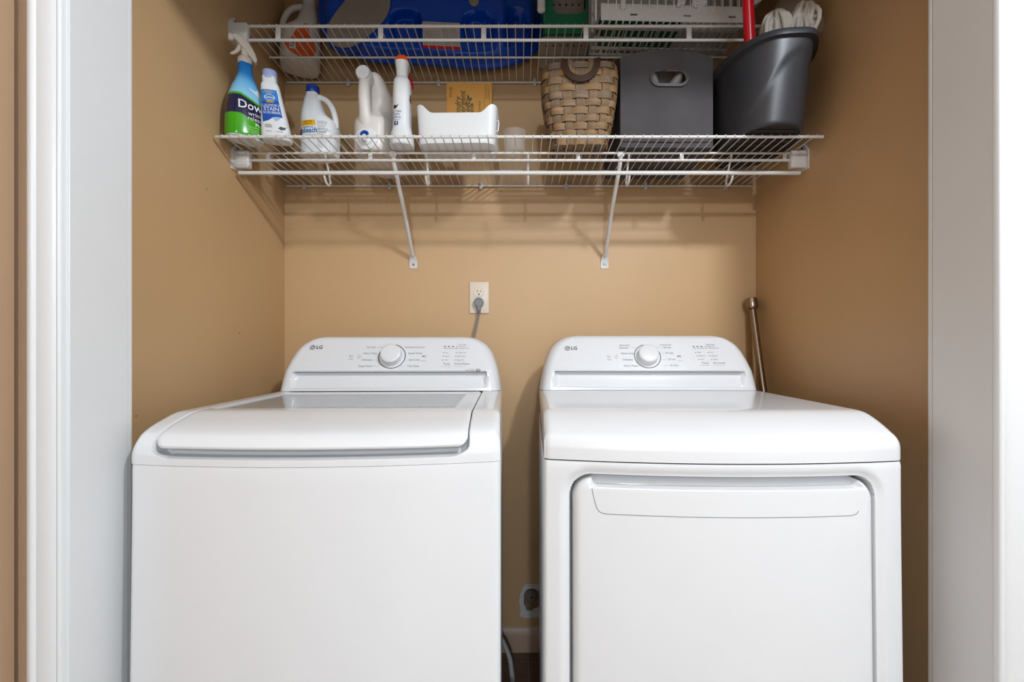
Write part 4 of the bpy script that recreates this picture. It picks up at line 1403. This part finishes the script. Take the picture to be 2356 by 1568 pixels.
# ---- charcoal fabric cube
t = thing('fabric_storage_cube', 'charcoal fabric storage cube with an oval grommet handle', 'storage cube', (0.4285, Yd(1.525), LD), math.radians(0.6))
hw, hd, hh = 0.1375, 0.130, 0.268
def grom(r_add=0.0, n=12):
    cx_, cz_ = 0.006, 0.205
    L_, R_ = 0.030 + 0.0, 0.021 + r_add
    return [(cx_ + L_ + R_ * math.cos(-PI / 2 + PI * k / n), cz_ + R_ * math.sin(-PI / 2 + PI * k / n)) for k in range(n + 1)] + \
           [(cx_ - L_ + R_ * math.cos(PI / 2 + PI * k / n), cz_ + R_ * math.sin(PI / 2 + PI * k / n)) for k in range(n + 1)]
front = [(-hw, 0.004), (-hw + 0.006, 0), (hw - 0.006, 0), (hw, 0.004)] + [(hw - 0.0005 * k, hh - 0.006 * 0 + 0.0) for k in range(1)]
front += [(lerp(hw - 0.004, -hw + 0.004, k / 20), hh + 0.022 * math.sin(PI * k / 20) ** 0.8) for k in range(21)] + [(-hw, hh - 0.002)]
def fpl(u, v, w):
    # soft bulge of the panel
    bl = 0.004 * math.cos(PI * u / (2 * hw)) * math.sin(PI * min(1, v / hh))
    return (u, -hd - w - bl, v)
b = B(); b.plate(front, [grom()], fpl, 0.004)
fp = b.obj('front_panel', FABRIC, t, smooth=30)
b = B(); b.plate(grom(0.0065), [grom(-0.0015)], lambda u, v, w: (u, -hd - w - 0.0095, v), 0.007)
bmesh.ops.bevel(b.bm, geom=[e for e in b.bm.edges if len(e.link_faces) == 2 and e.calc_face_angle(0) > 1.0], offset=0.0022, segments=3, affect='EDGES')
b.obj('grommet', CHROME, fp, smooth=50)
b = B(); b.box(-hw, -hw + 0.004, -hd + 0.004, hd, 0, hh, 0.0012, 1); b.obj('side_panel', FABRIC, t)
b = B(); b.box(hw - 0.004, hw, -hd + 0.004, hd, 0, hh, 0.0012, 1); b.obj('side_panel', FABRIC, t)
b = B(); b.box(-hw + 0.004, hw - 0.004, hd - 0.004, hd, 0, hh, 0.0012, 1); b.obj('back_panel', FABRIC, t)
b = B(); b.box(-hw + 0.004, hw - 0.004, -hd + 0.004, hd - 0.004, 0, 0.006); b.obj('bottom_panel', FABRIC, t)
b = B(); b.tube([(-hw + 0.004, -hd - 0.002, 0.018), (0, -hd - 0.0035, 0.016), (hw - 0.004, -hd - 0.002, 0.018)], 0.0018, 8); b.obj('piping', FABRIC, t)
# papers stuffed inside the cube, seen through the grommet
t = thing('rolled_papers', 'white rolled papers inside the charcoal storage cube', 'paper', (0.4285, Yd(1.50), LD + 0.007), 0)
def sheet(p, q, w, name='sheet', m=PAPER):
    """a curled strip from p to q (x, y, z), half width w"""
    p, q = Vector(p), Vector(q)
    ax_ = (q - p).normalized()
    side = ax_.cross(Vector((0, 1, 0))).normalized()
    P = []
    for i in range(9):
        row = []
        for k in range(9):
            u = (k / 8 - 0.5) * 2
            row.append(tuple(p.lerp(q, i / 8) + side * (u * w) + Vector((0, -0.016 * (1 - u * u) - 0.004 * math.sin(i * 1.3), 0))))
        P.append(row)
    b = B(); b.grid(P)
    bmesh.ops.solidify(b.bm, geom=b.bm.faces[:], thickness=0.001)
    return b.obj(name, m, t)
sheet((0.010, -0.070, 0.0), (-0.040, -0.080, 0.245), 0.015)
sheet((-0.015, -0.066, 0.13), (0.070, -0.076, 0.250), 0.014)
sheet((0.000, -0.030, 0.0), (0.004, -0.030, 0.255), 0.085)

# ---- mop bucket
t = thing('mop_bucket', 'oval charcoal plastic mop bucket at the right end of the shelf', 'bucket', (0.695, Yd(1.408), LD), math.radians(0))
BH = 0.224
n = 96
def bucket_pt(a, z, inset=0.0, flare=0.0):
    s = z / BH
    hx, hy = lerp(0.1015, 0.1140, s) - inset + flare, lerp(0.160, 0.197, s) - inset + flare
    c, sn = math.cos(a), math.sin(a)
    e = 2.3
    x = hx * math.copysign(abs(c) ** (2 / e), c); y = hy * math.copysign(abs(sn) ** (2 / e), sn)
    l = math.hypot(x, y)
    # pouring lip towards the front right, and a raised shoulder that swoops down the side
    da = (a - math.radians(292) + PI) % (2 * PI) - PI
    k = 0.010 * math.exp(-(da / 0.26) ** 2) * sstep(0.55, 1.0, s)
    zc = BH * (0.80 - 0.62 * sstep(0.15, 1.25, -da) - 0.25 * sstep(0.5, 1.2, da))
    k += 0.0032 * sstep(zc - 0.006, zc + 0.006, z) * (1 - sstep(0.0, 1.0, s) * 0.2)
    return (x * (1 + k / l), y * (1 + k / l))
A = [2 * PI * k / n for k in range(n)]
rings = []
rings.append([(0.94 * bucket_pt(a, 0.004)[0], 0.94 * bucket_pt(a, 0.004)[1], 0.003) for a in A])
rings.append([bucket_pt(a, 0.0, 0.006) + (0.0,) for a in A])
rings.append([bucket_pt(a, 0.0, 0.002) + (0.001,) for a in A])
for i in range(34):
    z = 0.006 + (BH - 0.024) * i / 33
    rings.append([bucket_pt(a, z) + (z,) for a in A])
for z, fl in ((BH - 0.0165, 0.001), (BH - 0.016, 0.0085), (BH - 0.0155, 0.0095), (BH - 0.003, 0.0098), (BH, 0.0085), (BH, -0.001), (BH - 0.003, -0.0025)):
    rings.append([bucket_pt(a, BH, 0, fl) + (z,) for a in A])
for z in (0.15, 0.08, 0.010):
    rings.append([bucket_pt(a, z, 0.004) + (z,) for a in A])
b = B(); b.loft(rings, False, True)
body = b.obj('bucket_body', BUCKET, t, smooth=50)
b = B()
b.loft([[(0.945 * bucket_pt(a, 0.004)[0], 0.945 * bucket_pt(a, 0.004)[1], z) for a in A] for z in (0.003, 0.006)])
base = b.obj('bucket_base', BUCKET_DARK, body, smooth=0)
for k in range(9):
    y = -0.12 + k * 0.03
    w = 0.082 * math.sqrt(max(0.05, 1 - (y / 0.155) ** 2))
    b = B(); b.box(-w, w, y - 0.002, y + 0.002, 0.0005, 0.0035); b.obj('base_rib', BUCKET, base, smooth=0)

# ---- red mop pole standing in the bucket
t = thing('mop_pole', 'red mop pole standing in the charcoal bucket', 'pole', (0.658, Yd(1.333), LD + 0.013), 0)
b = B(); b.tube([(0, 0, 0.0), (-0.0345, -0.046, 0.23), (-0.10, -0.1333, 0.667)], 0.0145, 24); b.obj('pole_tube', RED_PL, t, smooth=60)
b = B(); b.tube([(-0.10, -0.1333, 0.665), (-0.1025, -0.1367, 0.682)], [0.0160, 0.013], 24); b.obj('pole_end', BUCKET, t, smooth=60)

# ---- cotton mop head in a clear bag
t = thing('bagged_mop', 'white cotton mop wrapped in a clear plastic bag', 'mop', (0.754, Yd(1.340), LD + 0.013), 0)
rm = random.Random(11)
def mop_max(z): return lerp(-0.010, 0.084, sstep(0.225, 0.280, z))
for k in range(84):
    ang = rm.uniform(0, 2 * PI)
    cxx = rm.choice((-0.035, 0.045))
    rad = rm.uniform(0.012, 0.050)
    top = 0.345 + rm.uniform(-0.03, 0.02) + (0.022 if cxx > 0 else 0.0)
    sp = rm.uniform(0.5, 1.0)
    ca, sa = math.cos(ang), math.sin(ang)
    b = B()
    pts = [(-0.01 + 0.02 * ca, 0.02 * sa, 0.02), (cxx * 0.25 + 0.035 * ca, 0.045 * sa, 0.14), (cxx * 0.7 + rad * ca * 0.9, 0.02 + rad * sa * 1.2, top - 0.09), (cxx + rad * ca * 0.75, rad * sa, top - 0.02),
           (cxx + rad * ca * 0.2, rad * sa * 0.4, top), (cxx - rad * ca * 0.4, -rad * sa * 0.5, top - 0.012), (cxx - rad * ca * 0.9, -rad * sa * 1.1, top - 0.07), (cxx * 0.4 - 0.03 * ca, -0.04 * sa, 0.13)]
    pts = [(max(-0.075, min(mop_max(z - 0.015), x)), y, z - 0.015 if z > 0.05 else z) for x, y, z in pts]
    b.tube([(min(x, mop_max(z)), y, z) for x, y, z in catmull(pts, 4)], 0.0060, 6)
    b.obj('yarn', YARN, t, smooth=80)
b = B()
rings = []
nn = 40
for i in range(17):
    s = i / 16
    z = 0.12 + 0.275 * s
    ring = []
    for k in range(nn):
        a = 2 * PI * k / nn
        r = math.sqrt(max(0.0, 1 - max(0, (s - 0.55) / 0.46) ** 2))
        lobes = 1 + 0.07 * math.sin(5 * a + 6 * s) + 0.05 * math.sin(11 * a - 9 * s)
        x = 0.003 + 0.088 * r * lobes * math.cos(a) * (0.75 + 0.25 * s)
        y = 0.078 * r * lobes * math.sin(a)
        zz = z + 0.012 * math.sin(3 * a + 2) * s + 0.018 * s * (0.5 + x / 0.1)
        ring.append((min(x, mop_max(zz - 0.022) + 0.0085), y, zz - 0.022))
    rings.append(ring)
b.loft(rings, False, True)
b.obj('plastic_bag', BAG, t, smooth=20)

# ================================================================== THINGS ON THE UPPER SHELF
# ---- white jug with an orange label
t, J, body = jug('detergent_jug', 'white jug with an orange barcode label in the upper left corner', (-0.7720, Yd(1.643), UD), math.radians(30), 1.15, MILKY, WHITE_PL, mirror=-1)
J.decal(catmull([(-0.034, 0.030), (-0.050, 0.046), (-0.052, 0.060), (-0.036, 0.072), (-0.024, 0.096), (-0.004, 0.135), (0.010, 0.138), (0.026, 0.110), (0.044, 0.075), (0.046, 0.050), (0.034, 0.032), (0.010, 0.020), (-0.014, 0.020), (-0.034, 0.030)], 3)[:-1], mat('label_orange_big', srgb(226, 98, 44), rough=0.45, vary=0.08), body, 'orange_label')
J.decal(rrect(-0.038, -0.020, 0.040, 0.070, 0.001, 2), MATS['label_white'], body, 'barcode_patch', off=0.0009)
b = B()
for k in range(9):
    z = 0.043 + k * 0.0027
    P = [J.wrap(u, zz, 0.0, 0.0014) for u, zz in ((-0.036, z), (-0.023, z), (-0.023, z + 0.0009 + 0.0006 * (k % 3)), (-0.036, z + 0.0009 + 0.0006 * (k % 3)))]
    b.f([b.v(p) for p in P])
b.obj('barcode', INK_DARK, body, smooth=0)
J.text([('active ingredients and safe', 0.0044, 'LEFT', -0.016, 0.096 - 0.0066 * k) for k in range(10)], mat('label_brick', srgb(170, 60, 24), rough=0.5), body, off=0.0010)

# ---- blue baby bath tub, standing on its side with its underside to the front
t = thing('baby_bathtub', 'blue plastic baby bathtub stood on its side, underside showing', 'bathtub', (-0.312, -0.045, UD), math.radians(4))
TX, TZ = 0.388, 0.172
def tub_outline(a):
    """closed outline round the rim, local x / z; flatter below, rounder at both ends"""
    c, s = math.cos(a), math.sin(a)
    e = 2.9
    x = TX * math.copysign(abs(c) ** (2 / e), c)
    z = TZ * math.copysign(abs(s) ** (2 / e), s)
    z += 0.180
    # waist in the lower edge and a higher left end
    if s < 0:
        z += 0.016 * math.exp(-((x + 0.04) / 0.17) ** 2) + 0.012 * sstep(-0.16, -0.392, x)
    return x, z
NA = 128
def tub_pt(a, k, yy):
    x, z = tub_outline(a)
    cx0, cz0 = 0.0, 0.186
    return (cx0 + (x - cx0) * k, yy, cz0 + (z - cz0) * k)
# bulge towards the camera: rows (scale of the outline, y)
TK = 0.5
prof = [(0.965, -0.013), (0.985, -0.008), (1.0, -0.010), (1.0, -0.020), (0.985, -0.024), (0.960, -0.026), (0.945, -0.028), (0.930, -0.036), (0.915, -0.052), (0.905, -0.061), (0.892, -0.066), (0.87, -0.069)]
rings = [[tub_pt(2 * PI * k / NA, s, y) for k in range(NA)] for s, y in prof]
def pocket(x, z):
    """hollows moulded into the underside"""
    d = 0.0
    for (px_, pz_, rx, rz, dep) in ((-0.085, 0.125, 0.050, 0.050, 0.040), (0.160, 0.125, 0.050, 0.052, 0.040), (0.292, 0.120, 0.034, 0.075, 0.042)):
        q = ((abs(x - px_) / rx) ** 3 + (abs(z - pz_) / rz) ** 3) ** (1 / 3)
        d = max(d, dep * (1 - sstep(0.82, 1.10, q)))
    # raised feet between them
    for (px_, w) in ((0.236, 0.013),):
        f = (1 - sstep(w * 0.7, w * 1.3, abs(x - px_))) * (1 - sstep(0.10, 0.12, abs(z - 0.17)))
        d -= 0.014 * f
    return d
for s in [0.84 - 0.025 * i for i in range(33)]:
    ring = []
    for k in range(NA):
        x, y, z = tub_pt(2 * PI * k / NA, s, -0.070)
        ring.append((x, y + pocket(x, z), z))
    rings.append(ring)
b = B(); b.loft(rings, False, True)
TUBY = 0.0
lean = Matrix.Translation((0, TUBY, 0)) @ Matrix.Rotation(math.radians(1.5), 4, 'X')
bmesh.ops.transform(b.bm, matrix=lean, verts=b.bm.verts[:])
body = b.obj('tub_shell', TUB_BLUE, t, smooth=60)
def on_tub(px_, pz_, off):
    return lean @ Vector((px_, -0.0705 + pocket(px_, pz_) - off, pz_))
b = B()
pad = catmull([(-0.24, 0.270), (-0.275, 0.200), (-0.312, 0.150), (-0.338, 0.104), (-0.338, 0.064), (-0.318, 0.042), (-0.290, 0.036), (-0.258, 0.042), (-0.220, 0.066), (-0.165, 0.120), (-0.140, 0.160), (-0.134, 0.205), (-0.150, 0.262), (-0.24, 0.270)], 5)[:-1]
b.plate(pad, [], lambda u, v, w: tuple(lean @ Vector((u, -0.0760 - w, v))), 0.004)
b.obj('anti_slip_pad', PAD_GREY, body, smooth=0)
# the pad's cradle on the left end of the shell
b = B()
b.plate([(lerp(-0.235, x, 1.05), lerp(0.16, z, 1.04)) for x, z in pad], [], lambda u, v, w: tuple(lean @ Vector((u, -0.0715 - w, v))), 0.030)
b.obj('pad_cradle', TUB_BLUE, body, smooth=40)
b = B(); b.plate(rrect(-0.027, 0.098, 0.056, 0.135, 0.002, 2), [], lambda u, v, w: tuple(lean @ Vector((u - 0.0, -0.0740 - w, v))), 0.0012)
sticker = b.obj('warning_sticker', mat('sticker_grey', srgb(200, 196, 192), rough=0.5), body, smooth=0)
b = B(); b.plate([(-0.027, 0.047), (0.098, 0.047), (0.098, 0.056), (-0.027, 0.056)], [], lambda u, v, w: tuple(lean @ Vector((u, -0.0741 - w, v))), 0.0012)
b.obj('sticker_stripe', mat('sticker_red', srgb(226, 24, 28), rough=0.4), sticker, smooth=0)
b = B()
for k in range(11):
    vs, fs = text2d('WARNING drowning hazard', 0.0052, 'LEFT')
    z = 0.130 - k * 0.0068
    for u in (-0.024, 0.037):
        if k == 3 and u < 0: continue
        b.tri(vs, fs, lambda p: tuple(lean @ Vector((u + p[0] * 0.92, -0.0745, z + p[1]))))
b.obj('sticker_text', INK, sticker, smooth=0)
# plate the sticker sits on: the flat web between the two hollows
b = B(); b.box(-0.032, 0.103, -0.0735, -0.03, 0.042, 0.142, 0.004, 2)
bmesh.ops.transform(b.bm, matrix=lean, verts=b.bm.verts[:])
b.obj('sticker_web', TUB_BLUE, body)
b = B(); b.lathe([(0.017, 0.0), (0.017, 0.003), (0.014, 0.005), (0.0, 0.005)], 24, tuple(lean @ Vector((0.145, -0.070, 0.212))), (0, -1, 0), True, False)
b.obj('drain_plug', PAD_GREY, body)

# ---- white perforated tray with green basket on it
def diamond(cx_, cy_, r, k=1.25):
    return [(cx_ - r, cy_), (cx_, cy_ - r * k), (cx_ + r, cy_), (cx_, cy_ + r * k)]
t = thing('perforated_tray', 'pale grey tray with diamond holes under the green basket', 'tray', (0.135, Yd(1.560), UD), 0)
b = B(); b.plate(rrect(-0.078, 0.078, -0.078, 0.078, 0.022), [diamond(-0.055 + 0.022 * k, -0.050, 0.0045) for k in range(6)], lambda u, v, w: (u, v, 0.0035 + w), 0.003)
b.obj('tray_bottom', PAD_GREY, t, smooth=0)
b = B()
o_ = rrect(-0.078, 0.078, -0.078, 0.078, 0.022); i_ = rrect(-0.0755, 0.0755, -0.0755, 0.0755, 0.020)
o2 = rrect(-0.081, 0.081, -0.081, 0.081, 0.024); i2 = rrect(-0.0785, 0.0785, -0.0785, 0.0785, 0.022)
b.loft([[(x, y, 0.0005) for x, y in i_], [(x, y, 0.0005) for x, y in o_], [(x, y, 0.010) for x, y in o2], [(x, y, 0.010) for x, y in i2], [(x, y, 0.004) for x, y in i_]], False, False)
b.obj('tray_wall', PAD_GREY, t, smooth=30)

t = thing('green_basket', 'dark green plastic basket with a wide front cut-out', 'basket', (0.137, Yd(1.535), UD + 0.0108), 0)
def wallpl(y, x0, x1, h, m, holes=None, tilt=0.06):
    b = B()
    b.plate([(x0, 0.0), (x1, 0.0), (x1 * 1.05, h), (x0 * 1.05, h)], holes or [], lambda u, v, w: (u, y * (1 + tilt * v / 0.1) + w, v), 0.0025)
    return b
b = wallpl(-0.066, -0.068, 0.068, 0.24, None, [rrect(-0.040, 0.062, 0.060, 0.215, 0.024)])
b.obj('front_wall', GREEN_PL, t, smooth=0)
b = wallpl(0.064, -0.068, 0.068, 0.24, None); b.obj('back_wall', GREEN_PL, t, smooth=0)
for s in (-1, 1):
    b = B(); b.plate([(-0.066, 0), (0.064, 0), (0.070, 0.24), (-0.072, 0.24)], [], lambda u, v, w: (s * (0.068 + 0.034 * v / 0.24 * 0.1 + w), u, v), 0.0025)
    b.obj('side_wall', GREEN_PL, t, smooth=0)
b = B(); b.box(-0.068, 0.068, -0.066, 0.064, 0.0, 0.0028); b.obj('basket_bottom', GREEN_PL, t, smooth=0)
for x in (-0.058, -0.050):
    b = B(); b.tube([(x, -0.0675, 0.004), (x, -0.0765, 0.238)], 0.0022, 6); b.obj('rib', GREEN_PL, t)

t = thing('perforated_divider', 'pale grey divider with diamond holes inside the green basket', 'divider', (0.142, Yd(1.520), UD + 0.0140), 0)
b = B(); b.plate(rrect(-0.058, 0.058, 0.0, 0.21, 0.008), [diamond(-0.040 + 0.0205 * k, 0.118, 0.0045) for k in range(5)], lambda u, v, w: (u, -0.01 + w + 0.10 * v * 0.2, v), 0.003)
b.obj('panel_sheet', PAD_GREY, t, smooth=0)

t = thing('white_hook', 'rounded white plastic hook hanging over the green basket', 'hook', (0.053, Yd(1.470), UD), 0)
b = B()
b.tube(catmull([(0.040, 0.030, 0.225), (0.034, 0.018, 0.262), (0.022, 0.004, 0.274), (0.010, -0.006, 0.262), (0.009, -0.008, 0.225), (0.0085, -0.009, 0.165), (0.008, -0.010, 0.092), (0.008, -0.010, 0.078), (0.008, -0.010, 0.072)], 4), [0.0125] * 25 + [0.0125, 0.0128, 0.0130, 0.0125, 0.0112, 0.009, 0.006, 0.003], 16)
b.obj('hook_body', WHITE_PL, t, smooth=60)

# ---- white slatted plastic crate
t = thing('plastic_crate', 'white slatted plastic crate with a slotted front rail', 'crate', (0.450, Yd(1.400), UD), math.radians(2.0))
CW, CDp, CHh = 0.222, 0.165, 0.22
b = B()
slot = lambda x: [(x - 0.011, 0.0165), (x + 0.011, 0.0165), (x + 0.011, 0.0220), (x - 0.011, 0.0220)]
b.plate([(-CW + 0.006, 0.002), (CW - 0.010, 0.002), (CW - 0.010, 0.050), (-CW + 0.006, 0.050)], [slot(-0.118), slot(0.042), slot(0.178)], lambda u, v, w: (u, -0.002 - w, v), 0.004)
rail = b.obj('front_rail', WHITE_PL, t, smooth=0)
b = B(); b.box(-CW + 0.006, CW - 0.010, 0.004, 0.030, 0.048, 0.052); b.obj('rail_ledge', WHITE_PL, rail, smooth=0)
for k in range(17):
    x = -CW + 0.026 + k * 0.0245
    b = B(); b.loft([[(x - 0.0012, y0, z), (x + 0.0012, y0, z), (x + 0.0012, 0.006, z), (x - 0.0012, 0.006, z)] for y0, z in ((-0.003, 0.036), (-0.011, 0.052), (-0.011, 0.20))])
    b.obj('slat', WHITE_PL, t, smooth=0)
for x, w in ((0.020, 0.011), (0.074, 0.021)):
    b = B(); b.box(x - w, x + w, -0.020, 0.004, 0.046, 0.066, 0.002, 2); kn = b.obj('hinge_block', WHITE_PL, t)
    b = B(); b.lathe([(0.0068, 0), (0.0068, 0.006), (0.004, 0.007), (0.003, 0.002)], 16, (x - w * 0.4, -0.014, 0.047), (0, -0.5, -1)); b.obj('hinge_pin', WHITE_PL, kn)
b = B(); b.loft([[(-0.152 - w, -0.012, z), (-0.152 + w, -0.012, z), (-0.152 + w, -0.002, z), (-0.152 - w, -0.002, z)] for w, z in ((0.0035, 0.028), (0.0065, 0.033), (0.0075, 0.07), (0.0075, 0.20))]); b.obj('latch', WHITE_PL, t)
b = B(); b.box(-CW, CW, -0.012, 0.004, 0.196, 0.22, 0.002, 2); b.obj('top_rail', WHITE_PL, t)
# bottom grating
for k in range(22):
    x = -CW + 0.014 + k * 0.0202
    b = B(); b.box(x - 0.0024, x + 0.0024, 0.004, CDp, 0.001, 0.006); b.obj('grate_bar', WHITE_PL, t, smooth=0)
for y in (0.034, 0.082, 0.130, CDp):
    b = B(); b.box(-CW, CW, y - 0.006, y + 0.006, 0.0, 0.004); b.obj('cross_bar', WHITE_PL, t, smooth=0)
# ladder-like left side, plain right side, back slats
for y in (0.0, 0.052):
    b = B(); b.box(-CW - 0.012, -CW - 0.006, y - 0.0035, y + 0.0035, 0.0, 0.22, 0.001, 1); b.obj('side_post', WHITE_PL, t)
for k in range(6):
    z = 0.006 + k * 0.038
    b = B(); b.box(-CW - 0.011, -CW - 0.007, 0.0, 0.052, z, z + 0.012); b.obj('rung', WHITE_PL, t, smooth=0)
for k in range(4):
    y = 0.03 + k * 0.04
    b = B(); b.box(CW - 0.008, CW - 0.004, y, y + 0.010, 0.0, 0.21); b.obj('side_slat', WHITE_PL, t, smooth=0)
b = B()
b.loft([[(CW - 0.012, -0.004, z), (CW - 0.012 + w, -0.004, z), (CW - 0.012 + w, 0.030, z), (CW - 0.012, 0.030, z)] for w, z in ((0.012, 0.0), (0.014, 0.030), (0.030, 0.052), (0.056, 0.068), (0.060, 0.088), (0.060, 0.20))])
b.obj('corner_bracket', WHITE_PL, t, smooth=30)
b = B(); b.box(-CW, CW, CDp + 0.002, CDp + 0.006, 0.0, 0.20); b.obj('back_panel', WHITE_PL, t, smooth=0)

t = thing('green_tray', 'shallow dark green tray lying inside the white crate', 'tray', (0.365, Yd(1.478), UD + 0.0062), math.radians(2.0))
b = B()
o_ = rrect(-0.115, 0.115, -0.060, 0.060, 0.015); o2 = rrect(-0.122, 0.122, -0.066, 0.066, 0.018); i2 = rrect(-0.119, 0.119, -0.063, 0.063, 0.016); i_ = rrect(-0.112, 0.112, -0.057, 0.057, 0.013)
b.loft([[(x, y, 0.0) for x, y in o_], [(x, y, 0.05) for x, y in o2], [(x, y, 0.05) for x, y in i2], [(x, y, 0.003) for x, y in i_]])
b.obj('tray_body', GREEN_PL, t, smooth=30)

# ================================================================== ON THE BACK WALL AND BEHIND THE MACHINES
t = thing('wall_outlet', 'ivory duplex wall outlet plate between the machines', 'outlet', (-0.1540, 0, 1.2805), 0)
b = B(); b.box(-0.0355, 0.0355, -0.0055, 0.0, -0.0575, 0.0575, 0.0028, 3); pl = b.obj('cover_plate', IVORY, t)
def oface(z0):
    o = []
    for k in range(40):
        a = 2 * PI * k / 40
        x = max(-0.0173, min(0.0173, 0.0190 * math.cos(a))); z = 0.0190 * math.sin(a)
        o.append((x, z0 + max(-0.0150, min(0.0150, z))))
    return o
for z0 in (0.0200, -0.0200):
    b = B(); b.plate([(x * 1.035, z0 + (z - z0) * 1.035) for x, z in oface(z0)], [], lambda u, v, w: (u, -0.00565 - w, v), 0); b.obj('receptacle_gap', INK, pl, smooth=0)
    b = B(); b.plate(oface(z0), [], lambda u, v, w: (u, -0.0072 - w, v), 0.002); rc = b.obj('receptacle', IVORY, pl, smooth=0)
    b = B()
    for x, h in ((-0.0063, 0.0045), (0.0063, 0.0036)):
        b.plate([(x - 0.0010, z0 + 0.0035 - h), (x + 0.0010, z0 + 0.0035 - h), (x + 0.0010, z0 + 0.0035 + h), (x - 0.0010, z0 + 0.0035 + h)], [], lambda u, v, w: (u, -0.00735, v), 0)
    b.plate(circle(0, z0 - 0.0082, 0.0026, 14), [], lambda u, v, w: (u, -0.00735, v), 0)
    b.obj('slots', SLOT, rc, smooth=0)

t = thing('power_cord', 'grey power cord plugged into the wall outlet', 'power cord', (-0.1540, -0.0074, 1.2605), 0)
b = B(); b.lathe([(0.0168, 0), (0.0172, 0.003), (0.0172, 0.014), (0.0158, 0.0165), (0.0130, 0.0168), (0.0124, 0.0155), (0.0, 0.0155)], 32, (0, 0, 0.002), (0, -1, 0), True, False); pg = b.obj('plug', CORD, t)
b = B(); b.loft([[(x0 + x, -0.0085 + y, z) for x, y in sellipse(hw, hd, 3, 20)] for x0, hw, hd, z in ((0, 0.0150, 0.0075, -0.004), (0, 0.0085, 0.0075, -0.017), (0.0, 0.0072, 0.0070, -0.024), (0, 0.0072, 0.007, -0.026))]); b.obj('plug_neck', CORD, pg, smooth=50)
b = B()
for z in (-0.0270, -0.0310, -0.0350):
    b.lathe([(0.0046, -0.0016), (0.0068, -0.0012), (0.0066, 0.0012), (0.0046, 0.0016)], 20, (0, -0.0085, z))
b.obj('strain_relief', CORD, pg, smooth=50)
b = B(); b.tube(catmull([(0, -0.0085, -0.020), (0.0, -0.0085, -0.042), (-0.0045, -0.012, -0.065), (-0.012, -0.016, -0.100), (-0.020, -0.020, -0.140), (-0.026, -0.024, -0.185), (-0.030, -0.026, -0.26), (-0.034, -0.024, -0.40)], 6), 0.0034, 10); b.obj('cable', CORD, t, smooth=60)

t = thing('tension_rod', 'brushed nickel tension rod leaning in the right corner behind the dryer', 'rod', (0.8215, Yd(1.353), 0.0), 0)
p0, p1 = Vector((0.002, 0.0, 0.012)), Vector((-0.004, 0.317, 1.238))
b = B(); b.tube([p0, p1], 0.0120, 24); b.obj('rod_tube', NICKEL, t, smooth=60)
ax = (p1 - p0).normalized()
b = B(); b.lathe([(0.0122, -0.006), (0.0165, -0.002), (0.0195, 0.004), (0.0200, 0.024), (0.0205, 0.028), (0.0205, 0.034), (0.0188, 0.036), (0.0, 0.036)], 28, p1, ax, True, False); b.obj('end_cap', NICKEL, t)
b = B(); b.lathe([(0.0205, 0.0), (0.0205, 0.025), (0.0122, 0.036)], 28, p0 - ax * 0.006, ax); b.obj('end_cap', NICKEL, t)

t = thing('drain_hose', 'pale grey drain hose on the floor beside the washer', 'hose', (-0.047, Yd(1.560), 0), 0)
b = B(); b.tube(catmull([(-0.06, 0.06, 0.16), (-0.02, 0.045, 0.105), (-0.002, 0.030, 0.078), (0.0085, 0.018, 0.055), (0.0145, 0.004, 0.022), (0.0165, -0.012, 0.0095), (0.0165, -0.06, 0.0085), (0.012, -0.20, 0.0085)], 6), 0.0085, 12)
b.obj('hose_tube', mat('hose_grey', srgb(186, 182, 182), rough=0.45), t, smooth=60)
